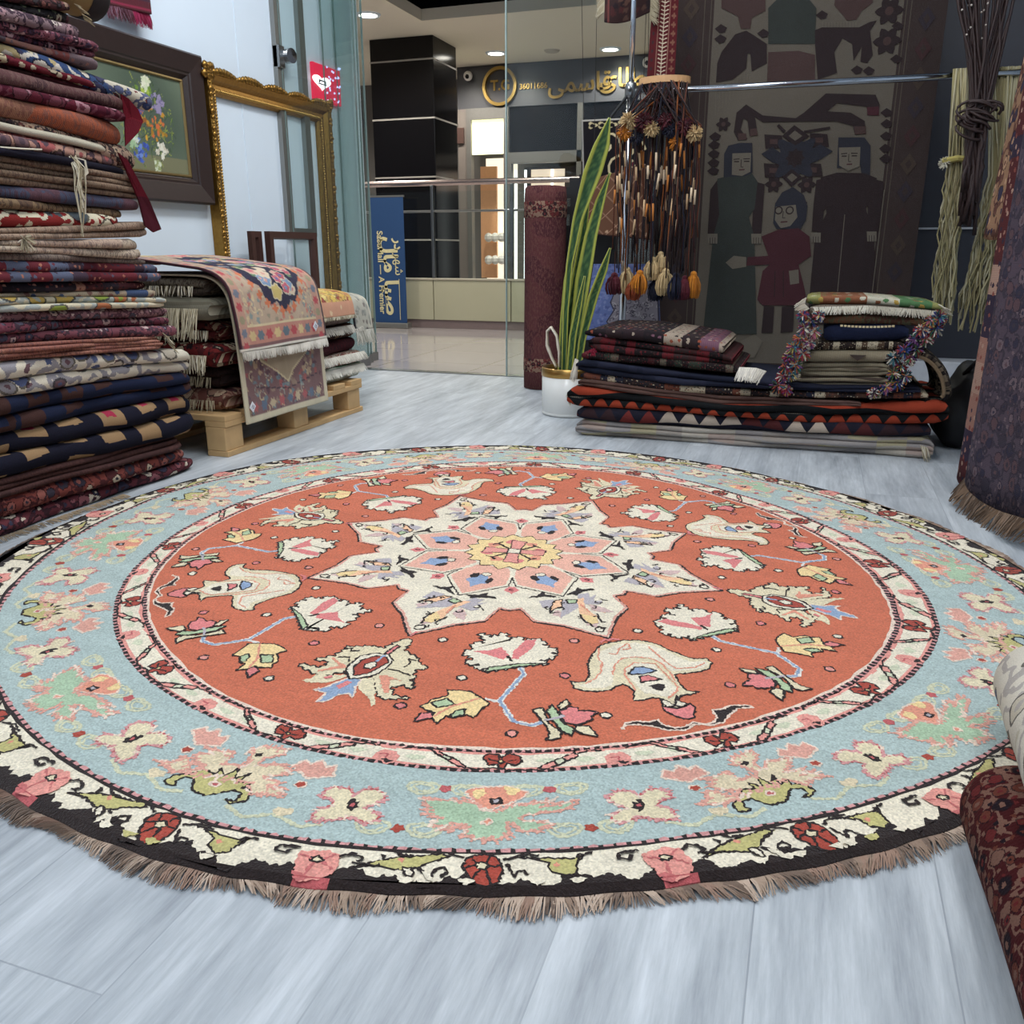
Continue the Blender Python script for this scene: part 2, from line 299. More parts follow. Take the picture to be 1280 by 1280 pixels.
MOTIFS={
 'tulip':[
  ('f','cream2','k',[480,-8,486,-29,510,-55,537,-76,574,-91,589,-106,587,-119,580,-128,602,-131,616,-119,624,-100,626,-80,619,-68,616,-54,626,-48,642,-48,667,-62,670,-45,667,-31,673,-21,689,-26,707,-33,724,-26,737,-15,737,-2,713,16,701,15,704,4,686,3,677,15,678,34,675,51,672,41,666,32,637,35,618,41,614,46,618,67,619,92,615,108,599,126,580,126,581,118,577,104,564,95,538,81,519,76,503,68,488,50,479,23,481,5]),
  ('f','pink','k',[696,-29,707,-33,724,-26,737,-15,737,-2,713,16,701,15,707,2,707,-12,701,-23]),
  ('f','cream','',[506,-39,538,-56,551,-55,570,-69,587,-87,597,-110,597,-121,609,-112,617,-90,613,-70,562,-41,543,-15,545,10,556,33,576,41,604,43,610,72,610,101,600,118,589,115,586,94,564,82,535,73,511,60,494,36,490,3]),
  ('f','cream','',[563,-10,563,9,575,28,602,25,629,21,652,22,668,12,675,-8,667,-15,659,-22,652,-35,627,-36,594,-33,573,-25]),
  ('l','salmon',3,[494,-34,522,-50,545,-54,570,-69,587,-87,596,-109]),
  ('l','salmon',3,[586,-56,557,-38,540,-14,542,11,555,33,576,41,606,39,633,31]),
  ('l','salmon',3,[641,-44,587,-36,571,-24,560,-2,573,30,600,29,653,25,666,13,677,-9]),
  ('l','salmon',3,[515,51,548,51,580,52,599,56,606,88,595,114]),
  ('l','salmon',3,[517,-27,524,-15,508,-4,493,22,512,18,512,2]),
  ('f','blue','k',[592,-31,575,-11,579,6,597,20,599,-2,595,-22]),
  ('f','pink','k',[605,-18,605,-3,624,14,621,-6,623,-25]),
  ('f','k','',[636,-18,634,-1,640,9,657,-6,652,-13]),
  ('f','cream','k',[676,-20,689,-13,700,-11,701,-23,689,-26]),
  ('f','cream','k',[675,8,688,-1,701,10,707,-4,700,-11]),
  ('l','pink',5,[477,-23,466,-7,474,-5,469,1,476,15]),
 ],
 'ornate':[
  ('f','cream2','k',[472,6,492,-6,523,-13,526,-39,550,-77,550,-67,568,-71,582,-71,595,-85,607,-94,604,-74,604,-69,617,-65,627,-72,629,-108,638,-95,646,-61,641,-46,616,-25,636,-5,612,21,653,57,664,70,661,87,646,113,649,95,649,81,629,68,622,78,615,82,624,100,609,96,597,83,589,89,581,78,565,75,555,91,550,88,547,74,529,55,514,20,484,18]),
  ('f','cream2','',[646,-61,657,-60,672,-71,671,-53,661,-32,643,-19,626,-15]),
  ('f','cream2','',[626,10,653,20,666,45,674,58,690,71,683,74,663,59,649,52,615,26]),
  ('f','bluegrey','w',[633,-10,654,-18,676,-27,687,-38,686,-14,714,-12,706,0,681,7,673,18,681,31,662,24,654,17,628,12]),
  ('f','pink','',[639,-6,644,3,669,-2,663,-13]),
  ('f','pink','k',[541,-2,503,0,506,8,540,7]),
  ('f','salmon','',[594,-69,607,-44,634,-67,640,-66,606,-29,588,-70]),
  ('f','salmon','',[607,31,600,41,607,73,609,54,646,74,651,68]),
  ('f','cream','k',[564,-34,545,-16,540,7,555,25,578,28,607,24,624,9,636,-5,619,-25,601,-32]),
  ('f','red','k',[602,-21,575,-23,554,-11,549,9,563,22,583,18,611,10,624,-7]),
  ('f','cream','k',[584,-11,570,-1,581,10,595,6,597,-6]),
  ('l','bluegrey',5,[569,2,546,1]),
  ('l','k',3,[556,-73,546,-59,558,-57,549,-44]),
  ('l','k',3,[567,54,548,55,539,46,539,60]),
  ('l','k',3,[583,31,581,50,587,78]),
  ('l','k',3,[584,-63,576,-46,591,-38]),
  ('f','pink','',[650,-46,639,-38,643,-31,652,-38]),
  ('l','pink',5,[465,5,446,6]),
 ],
 'lotus':[
  ('l','bluegrey_w',9,[537,21,562,30,648,-6,704,16,714,43,700,65]),
  ('l','bluegrey_w',6,[651,-6,641,-30]),
  ('l','bluegrey',4.5,[537,21,562,30,648,-6,704,16,714,43,700,65]),
  ('f','cream','k',[558,-38,546,-31,549,-52,532,-46,533,-69,512,-57,494,-76,478,-60,453,-59,456,-39,417,-51,433,-30,416,-5,446,3,429,17,445,31,438,42,447,65,463,62,481,88,491,76,506,82,518,56,527,71,537,20]),
  ('f','pink','',[485,-61,484,-33,471,-11,502,5,517,-6,500,-33]),
  ('f','pink','',[487,10,445,30,441,51,470,45,514,19,514,8]),
  ('f','k','',[502,-1,502,5,523,11,520,4]),
  ('f','green','k',[558,-35,543,-27,531,20,527,70,550,-8]),
  ('f','yellow','k',[656,-21,670,-31,696,-42,687,-53,696,-76,690,-83,712,-95,694,-104,683,-102,674,-116,664,-125,655,-114,645,-111,635,-87,617,-89,617,-71,622,-52,639,-35]),
  ('f','green','k',[655,-111,642,-87,659,-72,669,-99]),
  ('f','green','k',[687,-77,678,-70,671,-56,687,-57,696,-74]),
  ('f','pink','k',[708,-130,683,-121,683,-104,697,-103]),
  ('l','salmon',4,[692,-101,666,-79,641,-35]),
  ('f','cream2','k',[671,43,668,60,707,67,732,86,745,83,752,64,733,69,707,60]),
  ('f','green','k',[677,65,656,73,684,84,706,87,723,104,740,100,728,86,698,72]),
  ('f','cream2','k',[663,81,641,95,655,100,674,88]),
  ('f','pink','k',[675,85,662,101,667,113,674,113,673,128,677,143,687,130,696,132,705,121,712,106,706,92,693,87]),
  ('f','cream2','k',[714,109,714,126,741,136,736,119,727,105]),
  ('l','grey',5,[703,60,688,92]),
 ],
 'crook':[
  ('f','k','w',[731,-116,718,-105,716,-91,726,-69,724,-54,738,-56,752,-43,754,-28,747,-9,758,4,758,18,748,32,727,37,730,53,724,73,731,98,740,104,735,77,746,57,762,31,763,12,753,-10,762,-33,754,-55,737,-72,725,-93,723,-106]),
 ],
 'tipflower':[
  ('f','grey','',[275,-54,277,-26,314,-35,309,-60]),
  ('f','peach','k',[285,-26,283,-8,318,-24,317,-37,331,-54,311,-44]),
  ('f','grey','',[290,-11,285,-2,309,23,328,6,360,-46,318,-24]),
  ('f','grey','',[270,31,269,57,292,49,281,69,309,48,314,67,327,54,316,19]),
  ('f','greypink','',[320,32,342,53,369,63,363,42,350,27]),
  ('f','peach','',[292,20,288,37,339,15,372,23,399,12,400,-5,363,-7]),
  ('f','yellow','',[356,-4,367,8,379,19,402,11,403,-7]),
  ('l','k',3.5,[359,-6,391,-11,400,-5,414,-6]),
  ('l','k',3.5,[366,26,401,18,403,27]),
  ('l','k',3,[422,-6,417,6,427,12,438,2,435,-8,422,-6]),
  ('l','k',3,[307,-43,334,-57,336,-39]),
  ('l','k',3,[305,65,317,77]),
  ('f','green','k',[288,-3,295,19,309,10,306,-6]),
  ('l','salmon',4,[315,16,355,17]),
  ('f','k','',[257,-68,249,-61,253,-50,243,-37,235,-31,242,-28,251,-31,261,-19,275,-6,267,-22,259,-36,259,-50,254,-58]),
  ('f','k','',[266,7,258,22,255,34,245,41,239,49,247,50,252,54,250,70,259,78,259,62,262,49,268,37,275,27,267,23]),
 ],
 'outer':[
  ('f','olive','k',[1027,-160,1015,-134,1008,-109,1005,-77,1002,-59,1008,-50,1020,-75,1029,-85,1034,-104,1024,-132]),
  ('f','olive','k',[1010,28,1012,54,1012,94,1007,105,1024,98,1038,97,1045,84,1035,67,1021,65,1012,46]),
  ('f','salmon','',[1012,-109,1008,-106,1012,-101,1019,-104]),
  ('f','salmon','',[1023,70,1020,74,1023,79,1029,74]),
  ('f','red','k',[1028,-34,1013,-30,1006,-20,1004,-7,1012,6,1028,12,1042,12,1059,7,1064,-4,1061,-15,1047,-26]),
  ('f','cream2','k',[1026,-20,1019,-13,1026,-2,1034,-8,1033,-16]),
  ('l','k',3,[1021,-19,1010,-24]),
  ('l','k',3,[1019,-6,1006,-2]),
  ('l','k',3,[1028,-2,1026,11]),
  ('l','k',3,[1034,-14,1049,-20,1059,-21]),
  ('l','k',3,[1034,-7,1062,0]),
  ('l','k',3,[1026,-20,1032,-32]),
  ('l','k',4,[1031,-85,1049,-68,1035,-65,1030,-55,1039,-50,1048,-58]),
  ('l','k',4,[1024,16,1049,27,1038,29,1036,37,1045,43]),
  ('l','k',3.5,[1002,-51,1012,-33]),
  ('l','k',3.5,[1017,13,1006,32,1008,54]),
  ('l','k',3,[1018,-161,1026,-134,1023,-128]),
  ('f','k','',[1001,-131,1005,-122,1014,-127]),
  ('l','k',4,[995,-117,1005,-107,1007,-92]),
  ('l','k',4,[1021,98,1007,100,1003,116]),
  ('f','cream','k',[1030,-102,1031,-93,1041,-88,1052,-91,1041,-99]),
  ('f','cream','',[1038,-80,1038,-74,1056,-64,1054,-72]),
 ],
 'outerpink':[
  ('f','pink','',[1020,-26,1019,-17,1013,6,1020,23,1042,29,1058,25,1069,15,1075,-3,1067,-16,1049,-19,1038,-25]),
  ('f','rose','',[1058,-20,1058,-9,1067,6,1076,-6,1068,-16]),
  ('f','cream2','k',[1030,-7,1026,0,1033,9,1038,2,1036,-6]),
  ('l','rose',3,[1031,7,1020,18]),
  ('l','rose',3,[1036,8,1048,24]),
  ('l','rose',3,[1039,-2,1066,-4]),
  ('l','rose',3,[1033,-7,1026,-24]),
  ('l','k',4.5,[1013,-27,1014,-52,1024,-55,1027,-40,1020,-37]),
  ('l','k',4.5,[1023,24,1015,34,1018,46,1025,51,1029,45]),
 ],
 'ibred':[
  ('f','red','k',[795,-22,786,-18,786,-2,795,3,783,13,790,26,803,30,812,21,808,11,821,7,817,-1,808,-1,813,-14]),
  ('f','yellow','k',[802,-2,799,3,804,7,808,2]),
  ('l','k',2.5,[786,-2,799,-1]),
  ('l','k',2.5,[797,-15,803,-2]),
  ('l','k',2.5,[804,7,799,23]),
 ],
 'ibbar1':[
  ('f','pink2','k',[774,-96,774,-88,788,-76,801,-57,818,-43,816,-54,799,-73,786,-87]),
  ('f','pale','k',[789,-76,796,-66,802,-68,793,-79]),
  ('l','k',3,[774,-135,770,-120,773,-96]),
  ('l','k',3,[818,-43,822,-33,818,-6,823,17,821,51]),
 ],
 'ibbar2':[
  ('f','pink2','k',[819,51,810,59,801,74,787,90,779,103,789,106,798,94,812,76,820,64]),
  ('f','pale','k',[801,74,791,86,802,89,811,78]),
  ('l','k',3,[782,105,774,123,773,139]),
 ],
 'ibpink':[
  ('f','pink2','',[802,-14,794,-4,794,12,806,22,822,19,829,8,820,-3,818,-15]),
  ('f','k','',[816,-2,815,5,819,17,825,8]),
  ('l','rose',2.5,[805,-9,805,4,814,4]),
 ],
 'green':[
  ('f','green2','sal',[893,-91,893,-72,896,-50,892,-31,916,-16,916,-2,904,26,900,42,894,71,908,59,896,97,912,94,920,68,928,36,936,33,944,70,959,54,959,32,948,25,948,15,966,20,977,1,974,-26,963,-36,951,-32,944,-51,959,-52,944,-76,932,-70,925,-83]),
  ('f','salmon','w',[875,-42,866,-31,862,-9,862,13,875,40,887,35,904,12,912,-2,918,-16,900,-26]),
  ('f','yellow','',[875,-32,868,-18,879,-13,892,-24,888,-32]),
  ('f','yellow','',[862,8,868,30,881,25,883,13,873,11]),
  ('f','k','',[892,-10,888,6,902,8,904,-7]),
  ('f','grey','',[894,-5,893,3,899,3,899,-4]),
  ('f','salmon','w',[942,-17,934,-8,940,-3,948,-10]),
 ],
 'comb':[
  ('f','yel2','sal',[930,-108,923,-89,909,-87,909,-77,928,-59,920,-42,911,-63,898,-75,887,-60,879,-74,879,-54,874,-33,899,-27,892,0,867,-8,863,-18,845,-7,838,26,850,30,868,12,885,14,870,33,872,66,890,55,901,40,901,59,901,70,915,58,910,78,927,88,927,68,936,48,918,30,925,-14,934,-54,940,-76]),
  ('f','olive','k',[959,-70,945,-68,932,-49,919,-40,923,-21,907,-24,921,-10,898,-4,920,6,901,19,924,16,917,33,931,29,928,38,936,47,950,52,961,37,958,25,954,40,940,37,938,23,961,-2,960,-25,940,-39,942,-52,953,-57,961,-51,963,-60]),
  ('f','rose','w',[941,-16,932,-11,936,-2,943,-6]),
  ('f','k','',[864,-8,858,2,864,7,870,-1]),
 ],
 'ros':[
  ('f','cream2','rose',[899,-46,892,-37,891,-19,903,-5,891,1,885,16,893,31,906,35,922,23,927,18,937,42,948,41,956,29,948,7,953,-4,959,-18,962,-38,942,-40,929,-24,919,-29,914,-47]),
  ('f','k','',[911,-7,910,0,917,0,914,7,922,6,926,11,930,5,937,4,933,-2,930,-6,922,-7]),
  ('f','rose','',[920,-2,921,3,927,2,926,-2]),
 ],
}
# ---------------------------------------------------------------- the round rug
PAL = dict(k=(42, 33, 32), cream=(226, 216, 194), cream2=(218, 205, 172), pink=(214, 126, 124), pink2=(222, 150, 138), rose=(184, 92, 94), red=(164, 70, 56),
  salmon=(220, 148, 124), bluegrey=(140, 160, 186), bluegrey_w=(220, 214, 206), blue=(140, 160, 190), grey=(178, 170, 174), greypink=(206, 176, 170), green=(172, 190, 152),
  green2=(166, 190, 160), rosy=(204, 146, 144), rosy2=(192, 108, 106), yellow=(232, 204, 148), yel2=(216, 200, 168), peach=(238, 190, 152), olive=(186, 178, 118), w=(226, 204, 186), pale=(204, 206, 178),
  orange=(196, 107, 79), blush=(226, 172, 152), bl=(168, 184, 181), sal=(214, 158, 142), scroll=(200, 200, 170))
PAL = {k: lin(v) for k, v in PAL.items()}
RUGC = Vector((-0.578, 1.694, 0)); RUGZ = 0.011
TA = [(-180,.757,.81,1.05,1.115),(-160,.750,.80,1.025,1.13),(-137,.755,.808,1.012,1.11),(-120,.761,.818,1.003,1.085),(-105,.778,.823,1.004,1.078),(-90,.79,.833,1.007,1.072),(-75,.789,.838,.994,1.055),(-60,.788,.834,.986,1.053),(-45,.79,.84,.999,1.068),(-30,.791,.848,1.02,1.09),(-10,.78,.85,1.03,1.10),(5,.752,.827,1.024,1.09),(20,.73,.80,.99,1.06),(35,.712,.775,.96,1.035),(57,.712,.77,.95,1.0),(85,.765,.82,.96,1.04),(110,.786,.845,1.01,1.08),(130,.786,.845,1.03,1.10),(150,.786,.84,1.06,1.14),(172,.765,.82,1.07,1.12),(180,.757,.81,1.05,1.115)]
TAa = [[t[k] for t in TA] for k in range(5)]
AA = [-186,-140,-94,-51,-10.3,36.4,81.5,127,172,220]; CA = [-186,-141,-96,-51,-6,39,84,129,174,219]
CRAD = [0, .775, .825, 1.0, 1.075]
def warp(r, a):
    """pattern radius and angle (degrees) -> metres on the hand-knotted, not quite round rug"""
    while a > 210: a -= 360
    while a < -150: a += 360
    b = float(np.interp(a, CA, AA)); bb = (b+180) % 360-180
    Rr = [0]+[float(np.interp(bb, TAa[0], TAa[k])) for k in (1, 2, 3, 4)]
    q = float(np.interp(r, CRAD, Rr)) if r < CRAD[-1] else Rr[-1]+r-CRAD[-1]
    b = math.radians(b); return q*math.cos(b), q*math.sin(b)
class Paint:
    def __init__(self): self.v = []; self.f = []; self.c = []
    def emitp(self, pol, layer, col):
        k = len(self.v); z = RUGZ+(layer+R.random()*.22)*0.00011
        for r, a in pol:
            x, y = warp(r, a); g = .0026; self.v.append((RUGC.x+round(x/g)*g, RUGC.y+round(y/g)*g, z))
        self.f.append(tuple(range(k, k+len(pol)))); self.c.append(col)
    def ring(self, r0, r1, layer, col, n=240, jit=0.0):
        jo = [R.uniform(-jit, jit) for _ in range(n)]; ji = [R.uniform(-jit, jit) for _ in range(n)]
        for i in range(n):
            a0, a1 = 360*i/n-180, 360*(i+1)/n-180; j = (i+1) % n
            c = col[i % len(col)] if isinstance(col, list) else col
            self.emitp([(r0+ji[i], a0), (r1+jo[i], a0), (r1+jo[j], a1), (r0+ji[j], a1)], layer, c)
    @staticmethod
    def dense(pts, closed, step=3.2, jit=0.9):
        out = []; n = len(pts)
        for i in range(n if closed else n-1):
            (x0, y0), (x1, y1) = pts[i], pts[(i+1) % n]; L = math.hypot(x1-x0, y1-y0); m = max(1, int(round(L/step)))
            for k in range(m):
                j = jit if k else 0
                out.append((x0+(x1-x0)*k/m+R.uniform(-j, j), y0+(y1-y0)*k/m+R.uniform(-j, j)))
        if not closed: out.append(pts[-1])
        return out
    def tol(self, pts, ang): return [(math.hypot(x, y)/1000, math.degrees(math.atan2(y, x))+ang) for x, y in pts]
    def fill(self, pts, layer, col, ang, out=None, w=3.3):
        d = self.dense(pts, True); self.emitp(self.tol(d, ang), layer, PAL[col])
        if out: self.stroke(d, layer+0.5, PAL[out], ang, w, True, pre=True)
    def stroke(self, pts, layer, col, ang, w, closed=False, pre=False):
        d = pts if pre else self.dense(pts, closed); n = len(d); L = []; Rr = []
        for i in range(n):
            a = d[(i-1) % n] if (closed or i) else d[i]; b = d[(i+1) % n] if (closed or i < n-1) else d[i]
            tx, ty = b[0]-a[0], b[1]-a[1]; q = math.hypot(tx, ty) or 1.0; hw = w/2*R.uniform(0.75, 1.25)
            nx, ny = -ty/q*hw, tx/q*hw
            L.append((d[i][0]+nx, d[i][1]+ny)); Rr.append((d[i][0]-nx, d[i][1]-ny))
        for i in range(n if closed else n-1):
            j = (i+1) % n; self.emitp(self.tol([L[i], Rr[i], Rr[j], L[j]], ang), layer, col)
def unflat(l): return list(zip(l[0::2], l[1::2]))
P = Paint()
# the ground of each band, then the lines between them
P.emitp([(0.30, -180+i*7.5) for i in range(48)], 0, PAL['orange'])
P.ring(0.29, 0.775, 0, PAL['orange'], n=480)
P.ring(0.770, 0.779, 1, PAL['w'], jit=.001); P.ring(0.775, 0.7812, 2, [PAL['k'], PAL['k'], PAL['rosy']], n=1080, jit=.0012); P.ring(0.782, 0.787, 1, PAL['pink2'], jit=.001)
P.ring(0.786, 0.822, 1, PAL['cream'])
P.ring(0.818, 0.822, 2, PAL['pink2']); P.ring(0.822, 0.8285, 3, [PAL['k'], PAL['k'], PAL['rosy']], n=1080, jit=.0012)
P.ring(0.828, 1.0, 1, PAL['bl']); P.ring(0.994, 1.001, 2, [PAL['rosy'], PAL['rosy'], PAL['k']], n=1080, jit=.0012); P.ring(0.999, 1.004, 3, PAL['k'], jit=.001)
P.ring(1.003, 1.0645, 1, PAL['cream'])
def serrate(pts, h):
    out = []; n = len(pts); ar = sum(pts[i][0]*pts[(i+1) % n][1]-pts[(i+1) % n][0]*pts[i][1] for i in range(n)); s = -1 if ar > 0 else 1
    for i in range(n):
        (x0, y0), (x1, y1) = pts[i], pts[(i+1) % n]; L = math.hypot(x1-x0, y1-y0); m = max(1, int(L/13)); out.append((x0, y0))
        if L < 9: continue
        nx, ny = -(y1-y0)/L*s, (x1-x0)/L*s
        for k in range(m):
            f = (k+.62)/m; out.append((x0+(x1-x0)*f+nx*h, y0+(y1-y0)*f+ny*h)); f = (k+.75)/m; out.append((x0+(x1-x0)*f-nx*h*.3, y0+(y1-y0)*f-ny*h*.3))
    return out
def motif(name, ang, layer=4, flip=False, tint={}):
    for i, (k, c, o, flat) in enumerate(MOTIFS[name]):
        c = tint.get(c, c)
        pts = unflat(flat)
        if flip: pts = [(x, -y) for x, y in pts]
        if name == 'lotus' and c == 'cream': pts = serrate(pts, 7)
        if name == 'ornate' and i == 0: pts = serrate(pts, 4)
        if k == 'f': P.fill(pts, layer+i*0.6, c, ang, o or None)
        else: P.stroke(pts, layer+i*0.6, PAL[c], ang, o)
def polar(r, a): return (1000*r*math.cos(math.radians(a)), 1000*r*math.sin(math.radians(a)))
def gap(t): return math.sin(t*.8)+math.sin(t*1.7+1) > 1.0
def blob(r, a, rx, ry, n=10, lob=0.0, k=5):
    cx, cy = polar(r, a); ca, sa = math.cos(math.radians(a)), math.sin(math.radians(a)); out = []
    for i in range(n):
        t = 2*PI*i/n; q = 1+lob*math.cos(k*t); x, y = rx*q*math.cos(t), ry*q*math.sin(t)
        out.append((cx+x*ca-y*sa, cy+x*sa+y*ca))
    return out
TIPS = [-51+45*k for k in range(8)]
# medallion star
star = []
for a in TIPS:
    star += [polar(.314, a-18.7), polar(.373, a-15.3), polar(.398, a-8), polar(.465, a), polar(.398, a+8), polar(.373, a+15.3), polar(.314, a+18.7), polar(.322, a+22.5)]
P.fill(star, 4, 'cream', 0, 'k', 5)
s2 = [(x*0.985, y*0.985) for x, y in star]; P.stroke(s2, 5, PAL['sal'], 0, 5, True)
for a in TIPS:
    motif('tipflower', a, 6)
    for (r, d, l) in ((.33, -5, 14), (.34, 5, 12), (.31, -9, 12), (.315, 9.5, 14), (.375, -2.5, 10), (.385, 3, 10), (.295, -3.5, 9), (.42, 1, 9)):
        x, y = polar(r, a+d); q = R.uniform(0, 6.3); P.stroke([(x, y), (x+l*.6*math.cos(q), y+l*.6*math.sin(q)), (x+l*math.cos(q+.7), y+l*math.sin(q+.7)), (x+l*math.cos(q+1.4), y+l*math.sin(q+1.4))], 13, PAL['k'], 0, 3)
    for (r, d, c) in ((.345, -7, 'greypink'), (.35, 7, 'peach'), (.30, 6, 'grey'), (.30, -7, 'peach'), (.40, 0, 'greypink')):
        P.fill(blob(r, a+d, 15, 11, 9, .35, 4), 5.6, c, 0)
    P.fill([polar(.105, a-20), polar(.15, a-22), polar(.198, a-19.5), polar(.262, a), polar(.198, a+19.5), polar(.15, a+22), polar(.105, a+20)], 5, 'blush', 0, 'cream', 6)
    P.stroke([polar(.155, a-22.5), polar(.203, a-20.5), polar(.27, a), polar(.203, a+20.5), polar(.155, a+22.5)], 6, PAL['k'], 0, 3)
    P.fill(blob(.185, a, 30, 22, 9, .25, 4), 6, 'blue', 0); P.fill(blob(.165, a-6, 16, 9, 6), 7, 'k', 0); P.fill(blob(.180, a+7, 16, 8, 6), 7, 'k', 0)
    P.fill(blob(.150, a+1, 10, 12, 6), 7, 'cream', 0, 'k', 2.5)
    P.fill(blob(.222, a+22.5, 17, 14, 9, .2, 4), 6, 'pink', 0); P.fill(blob(.222, a+22.5, 5, 5, 5), 7, 'rose', 0, 'k', 2)
core = blob(0, 0, 105, 105, 64, .09, 16); P.fill(core, 8, 'yellow', 0, 'k', 2.6)
for k in range(8): P.fill(blob(.062, 22.5+45*k, 14, 18, 8, .2, 3), 9, 'salmon' if k % 2 else 'pink', 0)
for k in range(4):
    a = 10+90*k; P.fill([polar(.018, a-40), polar(.07, a-14), polar(.075, a+14), polar(.018, a+40)], 10, 'pink2', 0, 'k', 2.5)
    P.stroke([polar(.02, a+45), polar(.062, a+45), polar(.066, a+58)], 11, PAL['k'], 0, 6); P.stroke([polar(.062, a+45), polar(.07, a+32)], 11, PAL['k'], 0, 4)
P.fill([polar(.02, 55), polar(.02, 145), polar(.02, 235), polar(.02, 325)], 12, 'cream', 0, 'k', 4)
# field motifs
for k, a in enumerate(TIPS):
    if k % 2 == 0: motif('tulip', a); motif('crook', a)
    else: motif('ornate', a)
    motif('lotus', a-22.5, 4, flip=bool(k % 2))
    for (r, d, c) in ((.458, 8, 'cream'), (.458, -8, 'pink2'), (.582, 16, 'cream'), (.575, -13, 'pink'), (.68, 9, 'pink'), (.735, -21, 'pink2'), (.70, -9.5, 'cream')):
        P.fill(blob(r, a+d+R.uniform(-.6, .6), 8, 10, 6, .15, 2), 4, c, 0, 'k', 3.4)
# inner border
for j in range(16):
    a = -73.5+22.5*j
    for nm in ('ibred', 'ibbar1', 'ibbar2'): motif(nm, a, 4)
    motif('ibpink', a+11.25, 4)
    for d in (4.6, -4.9, 8.2, -8.2): P.fill(blob(.803, a+d, 7, 14, 7, .2, 3), 3, 'pale', 0)
# main border
for k in range(8):
    a = -96+45*k
    for nm, b, fl, fc, ln in (('comb', a, 0, 'sal', 15), ('ros', a+11.25, 0, 'rosy', 11), ('green', a+22.5, 0, 'sal', 17), ('ros', a+33.75, 1, 'rosy', 11)):
        ol = unflat(MOTIFS[nm][0][3]); ol = [(x, -y) for x, y in ol] if fl else ol
        gx, gy = sum(p[0] for p in ol)/len(ol), sum(p[1] for p in ol)/len(ol)
        for x, y in P.dense(ol, True, 7.5, 2):
            q = math.atan2(y-gy, x-gx)+R.uniform(-.7, .7); l = ln*R.uniform(.5, 1.1)
            P.stroke([(x-.5*l*math.cos(q), y-.5*l*math.sin(q)), (x+.6*l*math.cos(q), y+.6*l*math.sin(q))], 6.2, PAL[fc] if R.random() < .75 else PAL['w'], b, 4.2)
        motif(nm, b, 5, flip=bool(fl))
    for s in (1, -1):
        b = a+22.5+s*5.8
        for rr in (.872, .960):
            for e in (-1, 1):
                c0 = blob(rr, b+e*1.9+s*(1.2 if rr > .9 else -1.4), 13, 21, 12, .1, 3)
                P.stroke(c0, 4, PAL['scroll'], 0, 5, True); P.stroke([(x*.6+sum(q[0] for q in c0)/12*.4, y*.6+sum(q[1] for q in c0)/12*.4) for x, y in c0], 4.3, PAL['scroll'], 0, 4, True)
            P.fill(blob(rr, b+s*(1.2 if rr > .9 else -1.4), 9, 9, 5), 5, 'rose' if rr < .9 else 'red', 0)
        b = a+s*6.0
        fe = [polar(.868+R.uniform(-.006, .006), b-2.2), polar(.848, b-1.5), polar(.856, b-.8), polar(.842, b), polar(.856, b+.8), polar(.848, b+1.6), polar(.872, b+2.1), polar(.886, b)]
        P.fill(fe, 4, 'sal', 0, 'w', 3.5); P.fill(blob(.900, b, 8, 9, 5), 5, 'red', 0, 'w', 2)
        P.stroke([polar(.965, b-4), polar(.978, b-2), polar(.962, b), polar(.976, b+2.5), polar(.966, b+4)], 4, PAL['scroll'], 0, 6)
        P.fill(blob(.955, b+.5, 9, 14, 8, .2, 3), 4.5, 'yel2', 0)
# outer border
for j in range(16):
    a = -73.5+22.5*j; te = []
    for k in range(65):
        b = -11.25+22.5*k/64; te.append(polar((1.064 if gap(a+b) else 1.052)+.007*math.sin(b*.9+j)+.005*math.sin(b*2.3)-(.007 if k % 2 else 0)*R.random(), a+b))
    P.fill(te+[polar(1.0655, a+11.25-22.5*k/24) for k in range(25)], 3, 'k', 0)
    motif('outer', a, 4); motif('outerpink', a+11.25, 16, tint={'pink': 'pink2', 'rose': 'rosy2'})
    for d in range(-4, 5):
        if R.random() < .5: P.fill(blob(1.058, a+d*1.3+R.uniform(-.4, .4), 6, 10, 6, .2, 3), 19, 'cream' if R.random() < .6 else 'olive', 0)
# rounded pile edge: colours of the last rows carried down to the floor
n = 480
for i in range(n):
    a0, a1 = -180+360*i/n, -180+360*(i+1)/n; x = (a0+73.5) % 22.5
    c = PAL['rose'] if 10.2 < x < 12.4 else (PAL['k'])
    e0 = 1.0764+.0016*math.sin(i*.9); e1 = 1.0764+.0016*math.sin(((i+1) % n)*.9)
    k = len(P.v)
    for (r, a, z) in ((1.0655, a0, RUGZ+.0024), (1.0655, a1, RUGZ+.0024), (e1, a1, RUGZ-.003), (e0, a0, RUGZ-.003), (e1+.001, a1, .0005), (e0+.001, a0, .0005)):
        q = warp(r, a); P.v.append((RUGC.x+q[0], RUGC.y+q[1], z))
    P.f += [(k, k+1, k+2, k+3), (k+3, k+2, k+4, k+5)]; P.c += [c, c]
rug = thing('round_rug', 'large round orange rug with star medallion and pale blue border on the floor', 'rug', (RUGC.x, RUGC.y, 0))
obj('pile', P.v, P.f, wool_attr('rug_wool', 330.0, .22, .7, low=2), rug, cols=P.c)
fb = MB(); FC = [lin(c) for c in ((142, 120, 104), (164, 142, 124), (116, 98, 86), (186, 164, 146), (150, 122, 106))]
